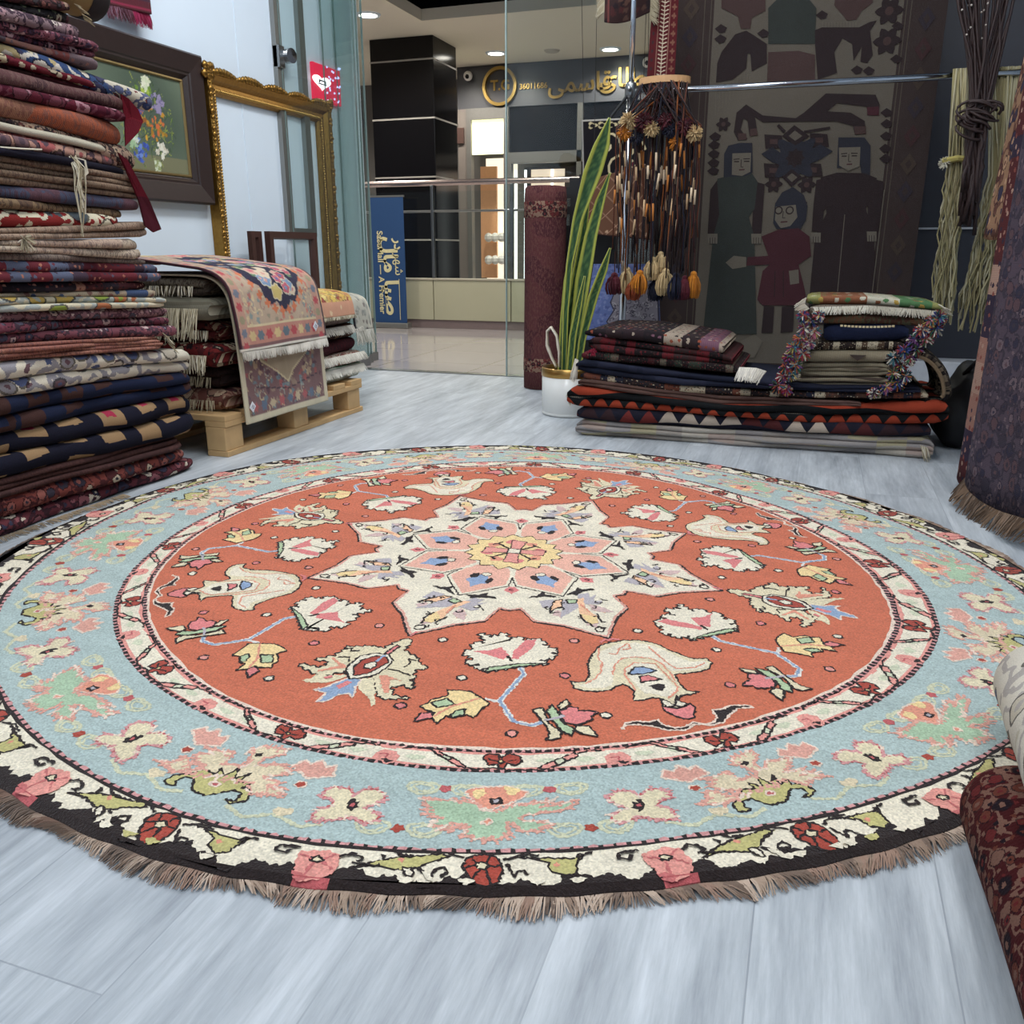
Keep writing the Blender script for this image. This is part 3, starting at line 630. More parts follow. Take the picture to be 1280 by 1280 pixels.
for i in range(620):
    a0, a1 = -180+360*i/620, -180+360*(i+1)/620
    q0, q1 = warp(1.075, a0), warp(1.075, a1); d = Vector((q0[0], q0[1], 0)).normalized()
    L = .025*(1+.22*math.sin(i*.31))*(.55 if (a0 > 140 or a0 < -150) else 1); d = (d+Vector((-d.y, d.x, 0))*(.55*math.sin(i*.13)+.35*math.sin(i*.41))).normalized()
    fringe(fb, [(RUGC.x+q0[0], RUGC.y+q0[1], .006), (RUGC.x+q1[0], RUGC.y+q1[1], .006)], d, L, 900, .0010, .006, .003, c=R.choice(FC))
fo = fb.build('fringe', wool_attr('fringe_yarn', 900.0, .2, .3, low=False), rug, kind='stuff'); fo['label'] = 'short twisted tan fringe'
# ---------------------------------------------------------------- setting
def floor_mat():
    t = NT('grey_wood_planks'); tc = t.n('ShaderNodeTexCoord').outputs['Object']
    br = t.n('ShaderNodeTexBrick', offset=0.37, offset_frequency=2); t.l(t.mapping(tc, (1, 1, 1), (0, 0, PI/2)), br.inputs['Vector'])
    br.inputs['Scale'].default_value = 1.0; br.inputs['Brick Width'].default_value = 1.25; br.inputs['Row Height'].default_value = 0.185
    br.inputs['Mortar Size'].default_value = 0.0009; br.inputs['Mortar Smooth'].default_value = 0.0; br.inputs['Bias'].default_value = 0.0
    br.inputs['Color1'].default_value = (0, 0, 0, 1); br.inputs['Color2'].default_value = (1, 1, 1, 1); br.inputs['Mortar'].default_value = (.5, .5, .5, 1)
    sp = t.n('ShaderNodeSeparateColor'); t.l(br.outputs['Color'], sp.inputs[0])
    ofs = t.n('ShaderNodeCombineXYZ'); t.l(t.math('MULTIPLY', sp.outputs[0], 37.0), ofs.inputs[1]); t.l(t.math('MULTIPLY', sp.outputs[0], 11.0), ofs.inputs[0])
    ad = t.n('ShaderNodeVectorMath', operation='ADD'); t.l(tc, ad.inputs[0]); t.l(ofs.outputs[0], ad.inputs[1])
    g1 = t.noise(t.mapping(ad.outputs[0], (9, 1.1, 1)), 2.2, 6.0, 0.6)
    g2 = t.noise(t.mapping(ad.outputs[0], (42, 3.2, 1)), 3.0, 5.0, 0.7)
    g3 = t.noise(t.mapping(ad.outputs[0], (3, 0.8, 1)), 1.5, 3.0)
    g = t.math('ADD', t.math('MULTIPLY', g1, 0.62), t.math('ADD', t.math('MULTIPLY', g2, 0.36), t.math('SUBTRACT', t.math('MULTIPLY', g3, 0.30), .09)))
    c = t.ramp(g, [(0.34, lin((123, 129, 135))), (0.47, lin((155, 161, 167))), (0.58, lin((176, 182, 187))), (0.74, lin((204, 209, 214)))], False)
    c = t.mix(t.math('MULTIPLY', sp.outputs[0], 0.16), c, lin((150, 155, 162)))
    c = t.mix(t.math('MULTIPLY', br.outputs['Fac'], 0.45), c, lin((112, 118, 126)))
    t.base(c); t.set(Roughness=0.42); t.b.inputs['Specular IOR Level'].default_value = 0.35
    t.bump(g2, 0.12, 0.001); return t.m
def tile_mat():
    t = NT('polished_cream_tile'); tc = t.n('ShaderNodeTexCoord').outputs['Object']
    br = t.n('ShaderNodeTexBrick', offset=0.0); t.l(tc, br.inputs['Vector']); br.inputs['Scale'].default_value = 1.0
    br.inputs['Brick Width'].default_value = 0.6; br.inputs['Row Height'].default_value = 0.6; br.inputs['Mortar Size'].default_value = 0.004
    br.inputs['Color1'].default_value = lin((186, 178, 176)); br.inputs['Color2'].default_value = lin((180, 173, 172)); br.inputs['Mortar'].default_value = lin((150, 138, 128))
    t.base(br.outputs['Color']); t.set(Roughness=0.08); return t.m
WALL = plain('white_paint', (218, 231, 243), .7, var=.02, vscale=6)
DARKWALL = plain('charcoal_panel', (48, 48, 56), .5, var=.06, vscale=5)
STEEL = plain('brushed_steel', (150, 152, 152), .28, 1.0, var=.08, vscale=30)
CHROME = plain('chrome', (205, 207, 212), .12, 1.0, var=.02)
ALU = plain('grey_aluminium', (148, 148, 144), .38, .8, var=.04)
BLACK = plain('black_gloss', (14, 13, 15), .16, var=.1, spec=.22)
DARK = plain('dark_void', (8, 8, 10), .8, var=.2)
m = MB(); m.box(-2.9, 3.2, -2.0, 4.42, -.10, 0); struct(m.build('floor', floor_mat()))
m = MB(); m.box(-9.5, 3.5, 4.42, 12.2, -.10, -.001); o = struct(m.build('floor_mall', tile_mat()))
m = MB(); m.box(-2.72, -2.60, -2.0, 4.86, 0, 2.95); struct(m.build('wall_left', WALL))
m = MB(); m.box(-2.602, -2.597, 3.70, 3.712, .0, 2.95); struct(m.build('trim_1', WALL))
m = MB(); m.box(-.30, 3.2, 4.46, 4.60, 0, 2.95); struct(m.build('wall_front', DARKWALL))
m = MB(); m.box(-.30, 3.2, 4.445, 4.462, .74, .748); struct(m.build('trim_2', plain('light_strip', (190, 190, 192), .5)))
m = MB(); m.box(.3, 3.2, 4.30, 4.462, 0, .17, .004); struct(m.build('baseboard_front', plain('white_board', (205, 206, 210), .5)))
m = MB(); m.box(3.2, 3.32, -2.0, 4.6, 0, 2.95); struct(m.build('wall_right', WALL))
m = MB(); m.box(-2.72, 3.32, -2.0, 4.42, 2.95, 3.05); struct(m.build('ceiling', WALL))
m = MB(); m.box(-2.72, 3.32, -2.12, -2.0, 0, 2.95); struct(m.build('wall_back', WALL))
m = MB(); m.box(-2.50, 3.2, 4.36, 4.42, -.002, .004); struct(m.build('trim_3', STEEL))
# shop glass: fixed panes and the folded-back doors
G = glass_mat('shop_glass')
for i, (x0, x1) in enumerate(((-1.525, -.31),)):
    m = MB(); m.box(x0, x1, 4.344, 4.356, .006, 2.9); struct(m.build('window_1', G))
GE = plain('glass_edge', (122, 140, 137), .1, var=.02)
m = MB(); m.box(-1.531, -1.525, 4.344, 4.356, .006, 2.9); struct(m.build('trim_4', plain('pale_glass_edge', (150, 168, 166), .15)))
def pane(name, p, q, h0, h1, th=.01):
    p = Vector(p); q = Vector(q); d = (q-p); L = d.length; a = math.atan2(d.y, d.x)
    M = Matrix.Translation(p) @ Matrix.Rotation(a, 4, 'Z')
    e = struct(bpy.data.objects.new(name, None)); COL.objects.link(e); e.location = p; e.rotation_euler = (0, 0, 0); bpy.context.view_layer.update()
    m = MB(); m.box(0, L, -th/2, th/2, h0, h1, M=M); m.build('glass_pane', G, e)
    m = MB(); m.box(-.004, 0, -th/2, th/2, h0, h1, M=M); m.box(L, L+.005, -th/2, th/2, h0, h1, M=M); m.build('glass_edge', GE, e)
    m = MB(); m.box(L-.16, L, -.02, .02, .0, .05, .004, M=M); m.build('bottom_clamp', STEEL, e)
    return e, M, L
e, M, L = pane('door_1', (-2.575, 4.02, 0), (-2.47, 4.56, 0), .012, 2.6)
m = MB(); m.lathe([(.0, -.018), (.034, -.016), (.034, .016), (.0, .018)], n=24, M=Matrix.Translation(on_y(362, 70, 4.05)) @ Matrix.Rotation(PI/2, 4, 'Y') @ Matrix.Rotation(0.2, 4, 'X'))
m.build('hinge_disc', CHROME, e)
m = MB(); m.box(-2.60, -2.562, 3.985, 4.035, 1.50, 1.60, .004); m.build('hinge_plate', STEEL, e)
pane('door_2', (-2.575, 4.42, 0), (-2.515, 4.68, 0), .012, 2.6)
pane('door_3', (-2.58, 4.56, 0), (-2.545, 4.80, 0), .012, 2.6)
m = MB(); m.box(-2.61, -2.575, 3.985, 4.035, .76, 2.9); m.box(-2.61, -2.575, 4.20, 4.25, .76, 2.9); m.box(-2.61, -2.575, 3.985, 4.25, .72, .76); struct(m.build('trim_5', ALU))
# mall beyond
CM = 2.76
MCEIL = plain('mall_ceiling_paint', (214, 208, 192), .8, var=.02)
v0 = on_z(527, 26, CM); v1 = on_z(790, 12, CM)
cx0 = on_z(480, 0, CM)
print('void corner', v0, v1, cx0)
yv = v0.y
vx = v0.x
m = MB()
m.box(-12, 3.5, yv, 12.3, CM, CM+.1); m.box(-12, vx-.0, 4.44, yv, CM, CM+.1); struct(m.build('ceiling_mall', MCEIL))
m = MB(); m.box(vx, 3.5, 4.44, yv, CM+.9, CM+1.0); m.box(vx-.02, vx, 4.44, yv, CM+.1, CM+1.0); m.box(vx, 3.5, yv, yv+.02, CM+.1, CM+1.0); struct(m.build('ceiling_void', BLACK))
m = MB(); m.box(-6.95, 3.5, 11.3, 11.5, 0, CM); struct(m.build('wall_far', plain('grey_cladding', (92, 90, 88), .5, var=.06, vscale=2)))
m = MB(); m.box(-12, -6.95, 12.0, 12.2, 0, CM); struct(m.build('wall_mall', plain('mall_white_wall', (216, 210, 200), .7, var=.03)))
m = MB(); m.box(-12.1, -12, 4.4, 12.2, 0, CM); struct(m.build('wall_side', plain('mall_white_wall', (216, 210, 200))))
# black column with pale joints
c0 = on_y(462, 60, 9.0); c1 = on_y(541, 60, 9.0); cx = on_y(560, 60, 9.55)
e = thing('column', 'tall black tiled column with thin pale joints beyond the railing', 'column', ((c0.x+c1.x)/2, 9.3, 0))
m = MB(); m.box(c0.x, c1.x, 9.0, 9.62, 0, CM-.001, .004); m.build('shaft', BLACK, e)
J = plain('pale_joint', (150, 146, 140), .4)
for y in (76, 149, 222, 300):
    z = on_y(500, y, 9.0).z; m = MB(); m.box(c0.x-.003, c1.x+.003, 8.997, 9.623, z-.008, z+.008); m.build('joint', J, e)
# balustrade
e = thing('balustrade', 'mall balustrade with cream base panels, glass and a steel handrail', 'railing', (-3, 7, 0))
CP = plain('cream_panel', (176, 172, 146), .45, var=.05, vscale=4)
xs = [-4.6, -3.86, -3.13, -2.42, -1.7, -.9]
for a, b in zip(xs, xs[1:]):
    m = MB(); m.box(a+.004, b-.004, 7.0, 7.06, .07, .405, .003); m.build('base_panel', CP, e)
m = MB(); m.box(-4.6, -.9, 7.012, 7.05, 0, .07); m.build('plinth', plain('brown_plinth', (124, 108, 106), .4), e)
m = MB(); m.box(-4.6, -.9, 6.99, 7.07, .405, .42, .003); m.build('coping', plain('cream_coping', (176, 168, 150), .4), e)
for a, b in zip(xs, xs[1:]):
    m = MB(); m.box(a+.01, b-.01, 7.025, 7.037, .42, 1.12); m.build('glass_panel', G, e)
for x in xs:
    m = MB(); m.box(x-.012, x+.012, 7.01, 7.05, .40, 1.17, .003); m.build('post', STEEL, e)
m = MB(); m.tube([(-4.7, 7.03, 1.19), (-.85, 7.03, 1.19)], .024, 12); m.build('handrail', plain('pink_steel', (176, 160, 156), .25, .9), e)
m = MB(); m.tube([(-4.7, 7.03, .965), (-.85, 7.03, .965)], .010, 8); m.build('mid_rail', STEEL, e)
# banner
b0 = on_y(463, 247, 6.9); b1 = on_y(509, 396, 6.9)
e = thing('banner', 'blue vertical roll-up banner with cream lettering in front of the balustrade', 'banner', ((b0.x+b1.x)/2, 6.9, 0))
BX0, BX1, BZ0, BZ1 = b0.x, b1.x-.0, .03, b0.z
m = MB(); m.box(BX0, BX1, 6.895, 6.9, BZ0, BZ1); m.build('cloth', plain('banner_blue', (28, 66, 112), .6, var=.04), e)
m = MB(); m.box(BX0-.02, BX1+.02, 6.86, 6.95, .0, .045, .008); m.build('base', ALU, e)
m = MB(); m.box(BX0-.01, BX1+.01, 6.893, 6.905, BZ1, BZ1+.015); m.build('top_bar', ALU, e)
GOLD = plain('cream_ink', (214, 204, 158), .6)
Rz = Matrix.Rotation(-PI/2, 4, 'Z')
w = BX1-BX0; hh = BZ1-BZ0; cz = (BZ0+BZ1)/2
text('lettering', 'SabaMall — A Premier', .075, facing_y(BX0+w*.24, 6.893, cz-.09) @ Rz, GOLD, e, .001, bold=.0012)
text('lettering', '\ufedd\ufe8e\ufee3 \ufe8e\ufe92\ufebb', .175, facing_y(BX0+w*.53, 6.893, cz-.12) @ Rz, GOLD, e, .001, 1.12, bold=.006)
text('lettering', '\ufeae\ufeec\ufeb7', .11, facing_y(BX0+w*.80, 6.893, cz-.02) @ Rz, GOLD, e, .001)
m = MB(); m.box(BX0+w*.79, BX0+w*.805, 6.891, 6.894, BZ0+.04, cz-.14); m.build('lettering_rule', GOLD, e)
text('lettering', '\ufead\ufea9', .11, facing_y(BX0+w*.80, 6.893, BZ1-.38) @ Rz, GOLD, e, .001, bold=.003)
# shop across the mall
YS = 10.6
FAS = plain('grey_fascia', (66, 66, 70), .35, var=.04, vscale=3)
f0 = on_y(572, 137, YS); f1 = on_y(573, 80, YS)
m = MB(); m.box(f0.x, 2.4, YS, YS+.15, f0.z, CM-.002); struct(m.build('trim_6', FAS))
e = thing('shop_sign', 'gold ring emblem and gold lettering on the grey fascia of the opposite shop', 'sign', (on_y(690, 105, YS).x, YS-.02, f0.z))
SG = plain('gold_letter', (176, 146, 84), .3, .9, var=.1)
c = on_y(625, 108, YS-.02); rr = .215
m = MB(); N = 40
for k in range(N): pass
vs = []; fs = []
for k in range(N):
    a = 2*PI*k/N
    for (r_, y_) in ((rr, YS-.05), (rr-.035, YS-.05), (rr-.035, YS-.001), (rr, YS-.001)): vs.append((c.x+r_*math.cos(a), y_, c.z+r_*math.sin(a)))
for k in range(N):
    j = (k+1) % N
    for q in range(4): fs.append((k*4+q, j*4+q, j*4+(q+1) % 4, k*4+(q+1) % 4))
m.add(vs, fs); m.build('ring', SG, e)
text('lettering', 'T.G', .155, facing_y(c.x, YS-.012, c.z+.01), SG, e, .006, bold=.004)
p = on_y(667, 108, YS); text('lettering', '36011686', .088, facing_y(p.x, YS-.012, p.z), SG, e, .006)
p = on_y(725, 108, YS); text('lettering', '\ufbfd\ufee4\ufeb3\ufe8e\ufed7', .27, facing_y(p.x, YS-.015, p.z+.03), SG, e, .01, 1.0, bold=.004)
p = on_y(779, 102, YS); text('lettering', '\ufbfc\ufe8e\ufee0\ufec3', .27, facing_y(p.x, YS-.015, p.z+.03), SG, e, .01, 1.0, bold=.004)
# shop front wall below the fascia
d0 = on_y(589, 150, YS); d1 = on_y(630, 150, YS); wz0, wz1 = 0.0, f0.z
SF = plain('grey_frame', (104, 102, 98), .4, .3)
m = MB(); m.box(f0.x, d0.x-.06, YS, YS+.1, 0, f0.z); struct(m.build('wall_shop', plain('grey_stone', (112, 104, 98), .35, var=.12, vscale=5)))
e = struct(bpy.data.objects.new('door_4', None)); COL.objects.link(e)
m = MB(); m.box(d0.x-.06, d0.x, YS-.02, YS+.08, 0, f0.z); m.box(d1.x, d1.x+.06, YS-.02, YS+.08, 0, f0.z); m.box(d0.x, d1.x, YS-.02, YS+.08, d0.z, f0.z); m.build('door_frame', SF, e)
dz = on_y(600, 193, YS).z
m = MB(); m.box(d0.x, d1.x, YS+.02, YS+.03, dz, d0.z); m.build('lit_transom', emit('warm_glow', (244, 244, 196), 1.3), e)
m = MB(); m.box(d0.x, d1.x, YS+.5, YS+.52, 0, dz); m.build('lit_interior', emit('lit_interior', (236, 226, 206), 1.1), e)
q = on_y(612, 250, YS+.45); m = MB(); m.box(q.x-.12, q.x+.10, YS+.44, YS+.48, .3, dz-.1); m.build('shelf_panel', plain('peach_panel', (216, 160, 116), .5), e)
for zz in (.55, .9, 1.2): pass
m = MB()
for k in range(6): m.ball((d1.x-.16-.09*(k % 3), YS+.35, .45+.28*(k//3)+.08), .06, 8)
m.build('display_heads', plain('display_white', (226, 222, 214), .5), e)
w1 = on_y(722, 150, YS).x
e = struct(bpy.data.objects.new('window_2', None)); COL.objects.link(e)
m = MB(); zt = on_y(660, 190, YS).z; zm = on_y(660, 204, YS).z
m.box(d1.x+.06, w1+.9, YS-.02, YS+.06, zm, zt); m.box(w1, w1+.06, YS-.02, YS+.06, 0, f0.z); m.box(d1.x+.06, d1.x+.10, YS-.02, YS+.06, 0, zm); m.build('window_frame', SF, e)
m = MB(); m.box(d1.x+.06, w1+.9, YS+.03, YS+.04, zt, f0.z); m.build('dark_pane', BLACK, e)
m = MB(); m.box(d1.x+.1, w1+.9, YS+.5, YS+.52, 0, zm); m.build('display_back', plain('shop_dark', (52, 50, 54), .4), e)
m = MB()
for x in (645, 657, 690): 
    q = on_y(x, 260, YS+.3); m.box(q.x-.012, q.x+.012, YS+.28, YS+.31, .3, zm-.05)
m.build('strip_light', emit('strip_glow', (236, 240, 240), 2.0), e)
q0 = on_y(664, 212, YS+.3); q1 = on_y(705, 235, YS+.3); m = MB(); m.box(q0.x, q1.x, YS+.3, YS+.33, q1.z, q0.z); m.build('lit_panel', emit('lit_peach', (236, 214, 190), .9), e)
q = on_y(575, 170, YS); m = MB(); m.box(q.x-.06, q.x+.06, YS-.03, YS, q.z-.09, q.z+.09, .004); tag(m.build('wall_plate', plain('brown_plate', (70, 50, 44), .4)), 'small dark square plate on the grey stone pier beside the lit door', 'sign')
# mall lamps
LAMP = emit('downlight_glow', (255, 250, 236), 14.0)
LM = ((460, 18, 'round ceiling downlight second from left, by the glass doors'), (427, 10, 'round ceiling downlight above the stacked glass doors, nearest one'), (388, 68, 'small ceiling downlight left of the red heart sign'), (620, 66, 'round ceiling downlight above the gold ring emblem'), (763, 61, 'round ceiling downlight above the gold lettering, near the chrome pole'), (545, 70, 'round glowing ceiling disc added for a reflection close to the black column'))  # last entry: a reflected light, added here as an extra ceiling disc
for x, y, lb in LM:
    p = on_z(x, y, CM)
    e = thing('ceiling_downlight', lb, 'light', (p.x, p.y, CM))
    m = MB(); m.lathe([(.085, -.012), (.11, -.014), (.12, 0), (.085, 0)], (p.x, p.y, CM), 24, cap=False); m.build('trim_ring', WALL, e)
    m = MB(); m.lathe([(.0, -.010), (.087, -.010), (.087, -.002), (0, -.002)], (p.x, p.y, CM), 24); m.build('lens', LAMP, e)
p = on_z(690, 63, CM); m = MB(); m.lathe([(.0, -.02), (.07, -.018), (.09, 0)], (p.x, p.y, CM), 20); tag(m.build('smoke_detector', plain('detector', (170, 164, 150), .6)), 'flat round smoke detector on the cream mall ceiling', 'detector')
for x, y, lb in ((585, 95, 'white dome security camera at the left end of the grey fascia'), (809, 78, 'white dome security camera right of the gold lettering')):
    p = on_y(x, y, YS-.06); e = thing('security_camera', lb, 'camera', tuple(p), 'dome cameras on the fascia')
    m = MB(); m.ball(p, .055, 14); m.build('dome', plain('camera_white', (222, 220, 214), .4), e, True)
    m = MB(); m.ball(p+Vector((.005, -.035, -.01)), .028, 10); m.build('lens', BLACK, e, True)
# red heart sign on the left wall above the gilded frame
XL = -2.58; a = on_x(391, 79, XL); b = on_x(427, 131, XL); hx = on_x(402, 103, XL)
e = thing('light_box_sign', 'red lit sign with a white heart and sewing machine mark above the gilded frame end', 'sign', (XL, hx.y, hx.z))
m = MB(); m.box(XL-.02, XL, a.y, b.y, b.z-.01, a.z+.01, .004); m.build('red_panel', emit('sign_red', (206, 24, 62), .85), e)
ky = (b.y-a.y)/34; hp = []
for k in range(32):
    t_ = 2*PI*k/32; hp.append((hx.y+ky*.70*16*math.sin(t_)**3, hx.z+.0024*(13*math.cos(t_)-5*math.cos(2*t_)-2*math.cos(3*t_)-math.cos(4*t_))))
m = MB(); m.prism(hp, XL, XL+.004, 'X'); m.build('heart', emit('heart_white', (250, 246, 250), 1.6), e)
m = MB(); y, z = hx.y, hx.z; q = ky/.0052*.45; r_ = .42
for (y0, y1, z0, z1) in ((-.035, .035, -.03, -.018), (.016, .032, -.02, .022), (-.03, .03, .008, .024), (-.03, -.02, -.012, .01)): m.box(XL+.004, XL+.006, y+y0*q*1.6, y+y1*q*1.6, z+z0*r_, z+z1*r_)
m.build('machine_mark', BLACK, e)
m = MB()
for k in range(26):
    q = on_x(R.uniform(408, 425), R.uniform(82, 128), XL); m.ball((XL+.002, q.y, q.z), .0055, 6)
m.build('light_dots', emit('dot_glow', (190, 200, 255), 1.6), e)
# small things by the far left of the mall
q = on_y(455, 155, 9.6); m = MB(); m.tube([(q.x-.1, 9.7, q.z+.02), (q.x, 9.55, q.z)], .05, 10); tag(m.build('spotlight', plain('spot_black', (40, 38, 40), .4)), 'small dark spotlight pointing down on the pale pier left of the black column', 'light')
m = MB(); q = on_y(447, 170, 10.2); m.box(q.x-.10, q.x+.04, 10.2, 10.25, 0, q.z+.30); tag(m.build('dark_pylon', BLACK), 'narrow dark upright panel left of the black column', 'panel')
# ---------------------------------------------------------------- folded textiles
def folded(name, label, mat, axis, st, n=1, W=0.5, seed=0, cat='rug', group=None, fringe_end=None, bulge=0.5, wob=0.007, endround=True):
    """st: stations (s, zbottom, ztop, front). n folds seen from the front. axis 'Y' runs along y and faces +x; axis 'X' runs along x and faces -y."""
    rr = random.Random(seed); K = 7
    S = []
    for i in range(len(st)-1):
        a, b = st[i], st[i+1]; m_ = max(1, int(round(abs(b[0]-a[0])/0.035)))
        for k in range(m_): S.append([a[q]+(b[q]-a[q])*k/m_ for q in range(4)])
    S.append(list(st[-1]))
    if endround:
        e0, e1 = S[0], S[-1]; d0 = math.copysign(.012, S[1][0]-e0[0]); d1 = math.copysign(.012, e1[0]-S[-2][0])
        def sh(e, s_, k, dx): mid = (e[1]+e[2])/2; h = (e[2]-e[1])/2*k; return [s_, mid-h, mid+h, e[3]-dx]
        S = [sh(e0, e0[0], .45, .02), sh(e0, e0[0]+d0, .8, .006)]+S[1:-1]+[sh(e1, e1[0]-d1, .8, .006), sh(e1, e1[0], .45, .02)]
    ph = [rr.uniform(0, 6.28) for _ in range(6)]; off = [rr.uniform(-.010, .006) for _ in range(n)]
    vs = []; uv = []; M_ = None
    for (s, zb, zt, fr) in S:
        t = (zt-zb)/n; prof = [(-W, zb+.002)]
        for i in range(n):
            z0 = zb+i*t; dx = off[i]+wob*math.sin(s*9+ph[i % 6])+wob*.6*math.sin(s*23+ph[(i+2) % 6])
            dz = t*.10*math.sin(s*7+ph[(i+1) % 6])
            cr = t*bulge
            for k in range(K+1):
                a = -PI/2+PI*k/K
                prof.append((dx-cr+cr*math.cos(a), z0+t/2+dz*math.cos(a)+t*.495*math.sin(a)))
            if i < n-1: prof.append((dx-cr-t*.5, z0+t))
        prof.append((-W, zt-.002))
        L = 0.0; M_ = len(prof)
        for j, (x, z) in enumerate(prof):
            if j: L += math.hypot(x-prof[j-1][0], z-prof[j-1][1])
            q = (fr+x, s, z) if axis == 'Y' else (s, fr-x, z)
            vs.append(q); uv.append((s, L-W))
    fs = []
    for i in range(len(S)-1):
        for j in range(M_-1):
            f = (i*M_+j, (i+1)*M_+j, (i+1)*M_+j+1, i*M_+j+1); fs.append(f if axis == 'Y' else f[::-1])
        f = (i*M_, i*M_+M_-1, (i+1)*M_+M_-1, (i+1)*M_); fs.append(f if axis == 'Y' else f[::-1])
    fs.append(tuple(range(M_))); fs.append(tuple(range((len(S)-1)*M_+M_-1, (len(S)-1)*M_-1, -1)))
    z = min(s_[1] for s_ in st)
    e = thing(name, label, cat, ((st[0][3]-W/2), (st[0][0]+st[-1][0])/2, z) if axis == 'Y' else ((st[0][0]+st[-1][0])/2, st[0][3]+W/2, z), group)
    obj('folded_cloth', vs, fs, mat, e, smooth=True, uvs=uv)
    return e
YARN = wool_attr('yarn', 700.0, .2, .4, low=False)
CREAMY = [lin(c) for c in ((196, 186, 160), (170, 158, 132), (212, 204, 184), (150, 138, 112))]
def fringe_part(parent, pts, d, length, per=500, r=.0012, cols=CREAMY, name='fringe', sag=0.0, wob=.006):
    m = MB()
    for i in range(len(pts)-1): 
        for _ in range(3): fringe(m, [pts[i], pts[i+1]], d, length, per/3, r, wob, sag, c=R.choice(cols))
    return m.build(name, YARN, parent, kind='stuff')
MA, NV, CR_, TN, BK, RS = (92, 26, 36), (38, 44, 72), (206, 194, 168), (158, 124, 92), (26, 22, 24), (150, 80, 76)
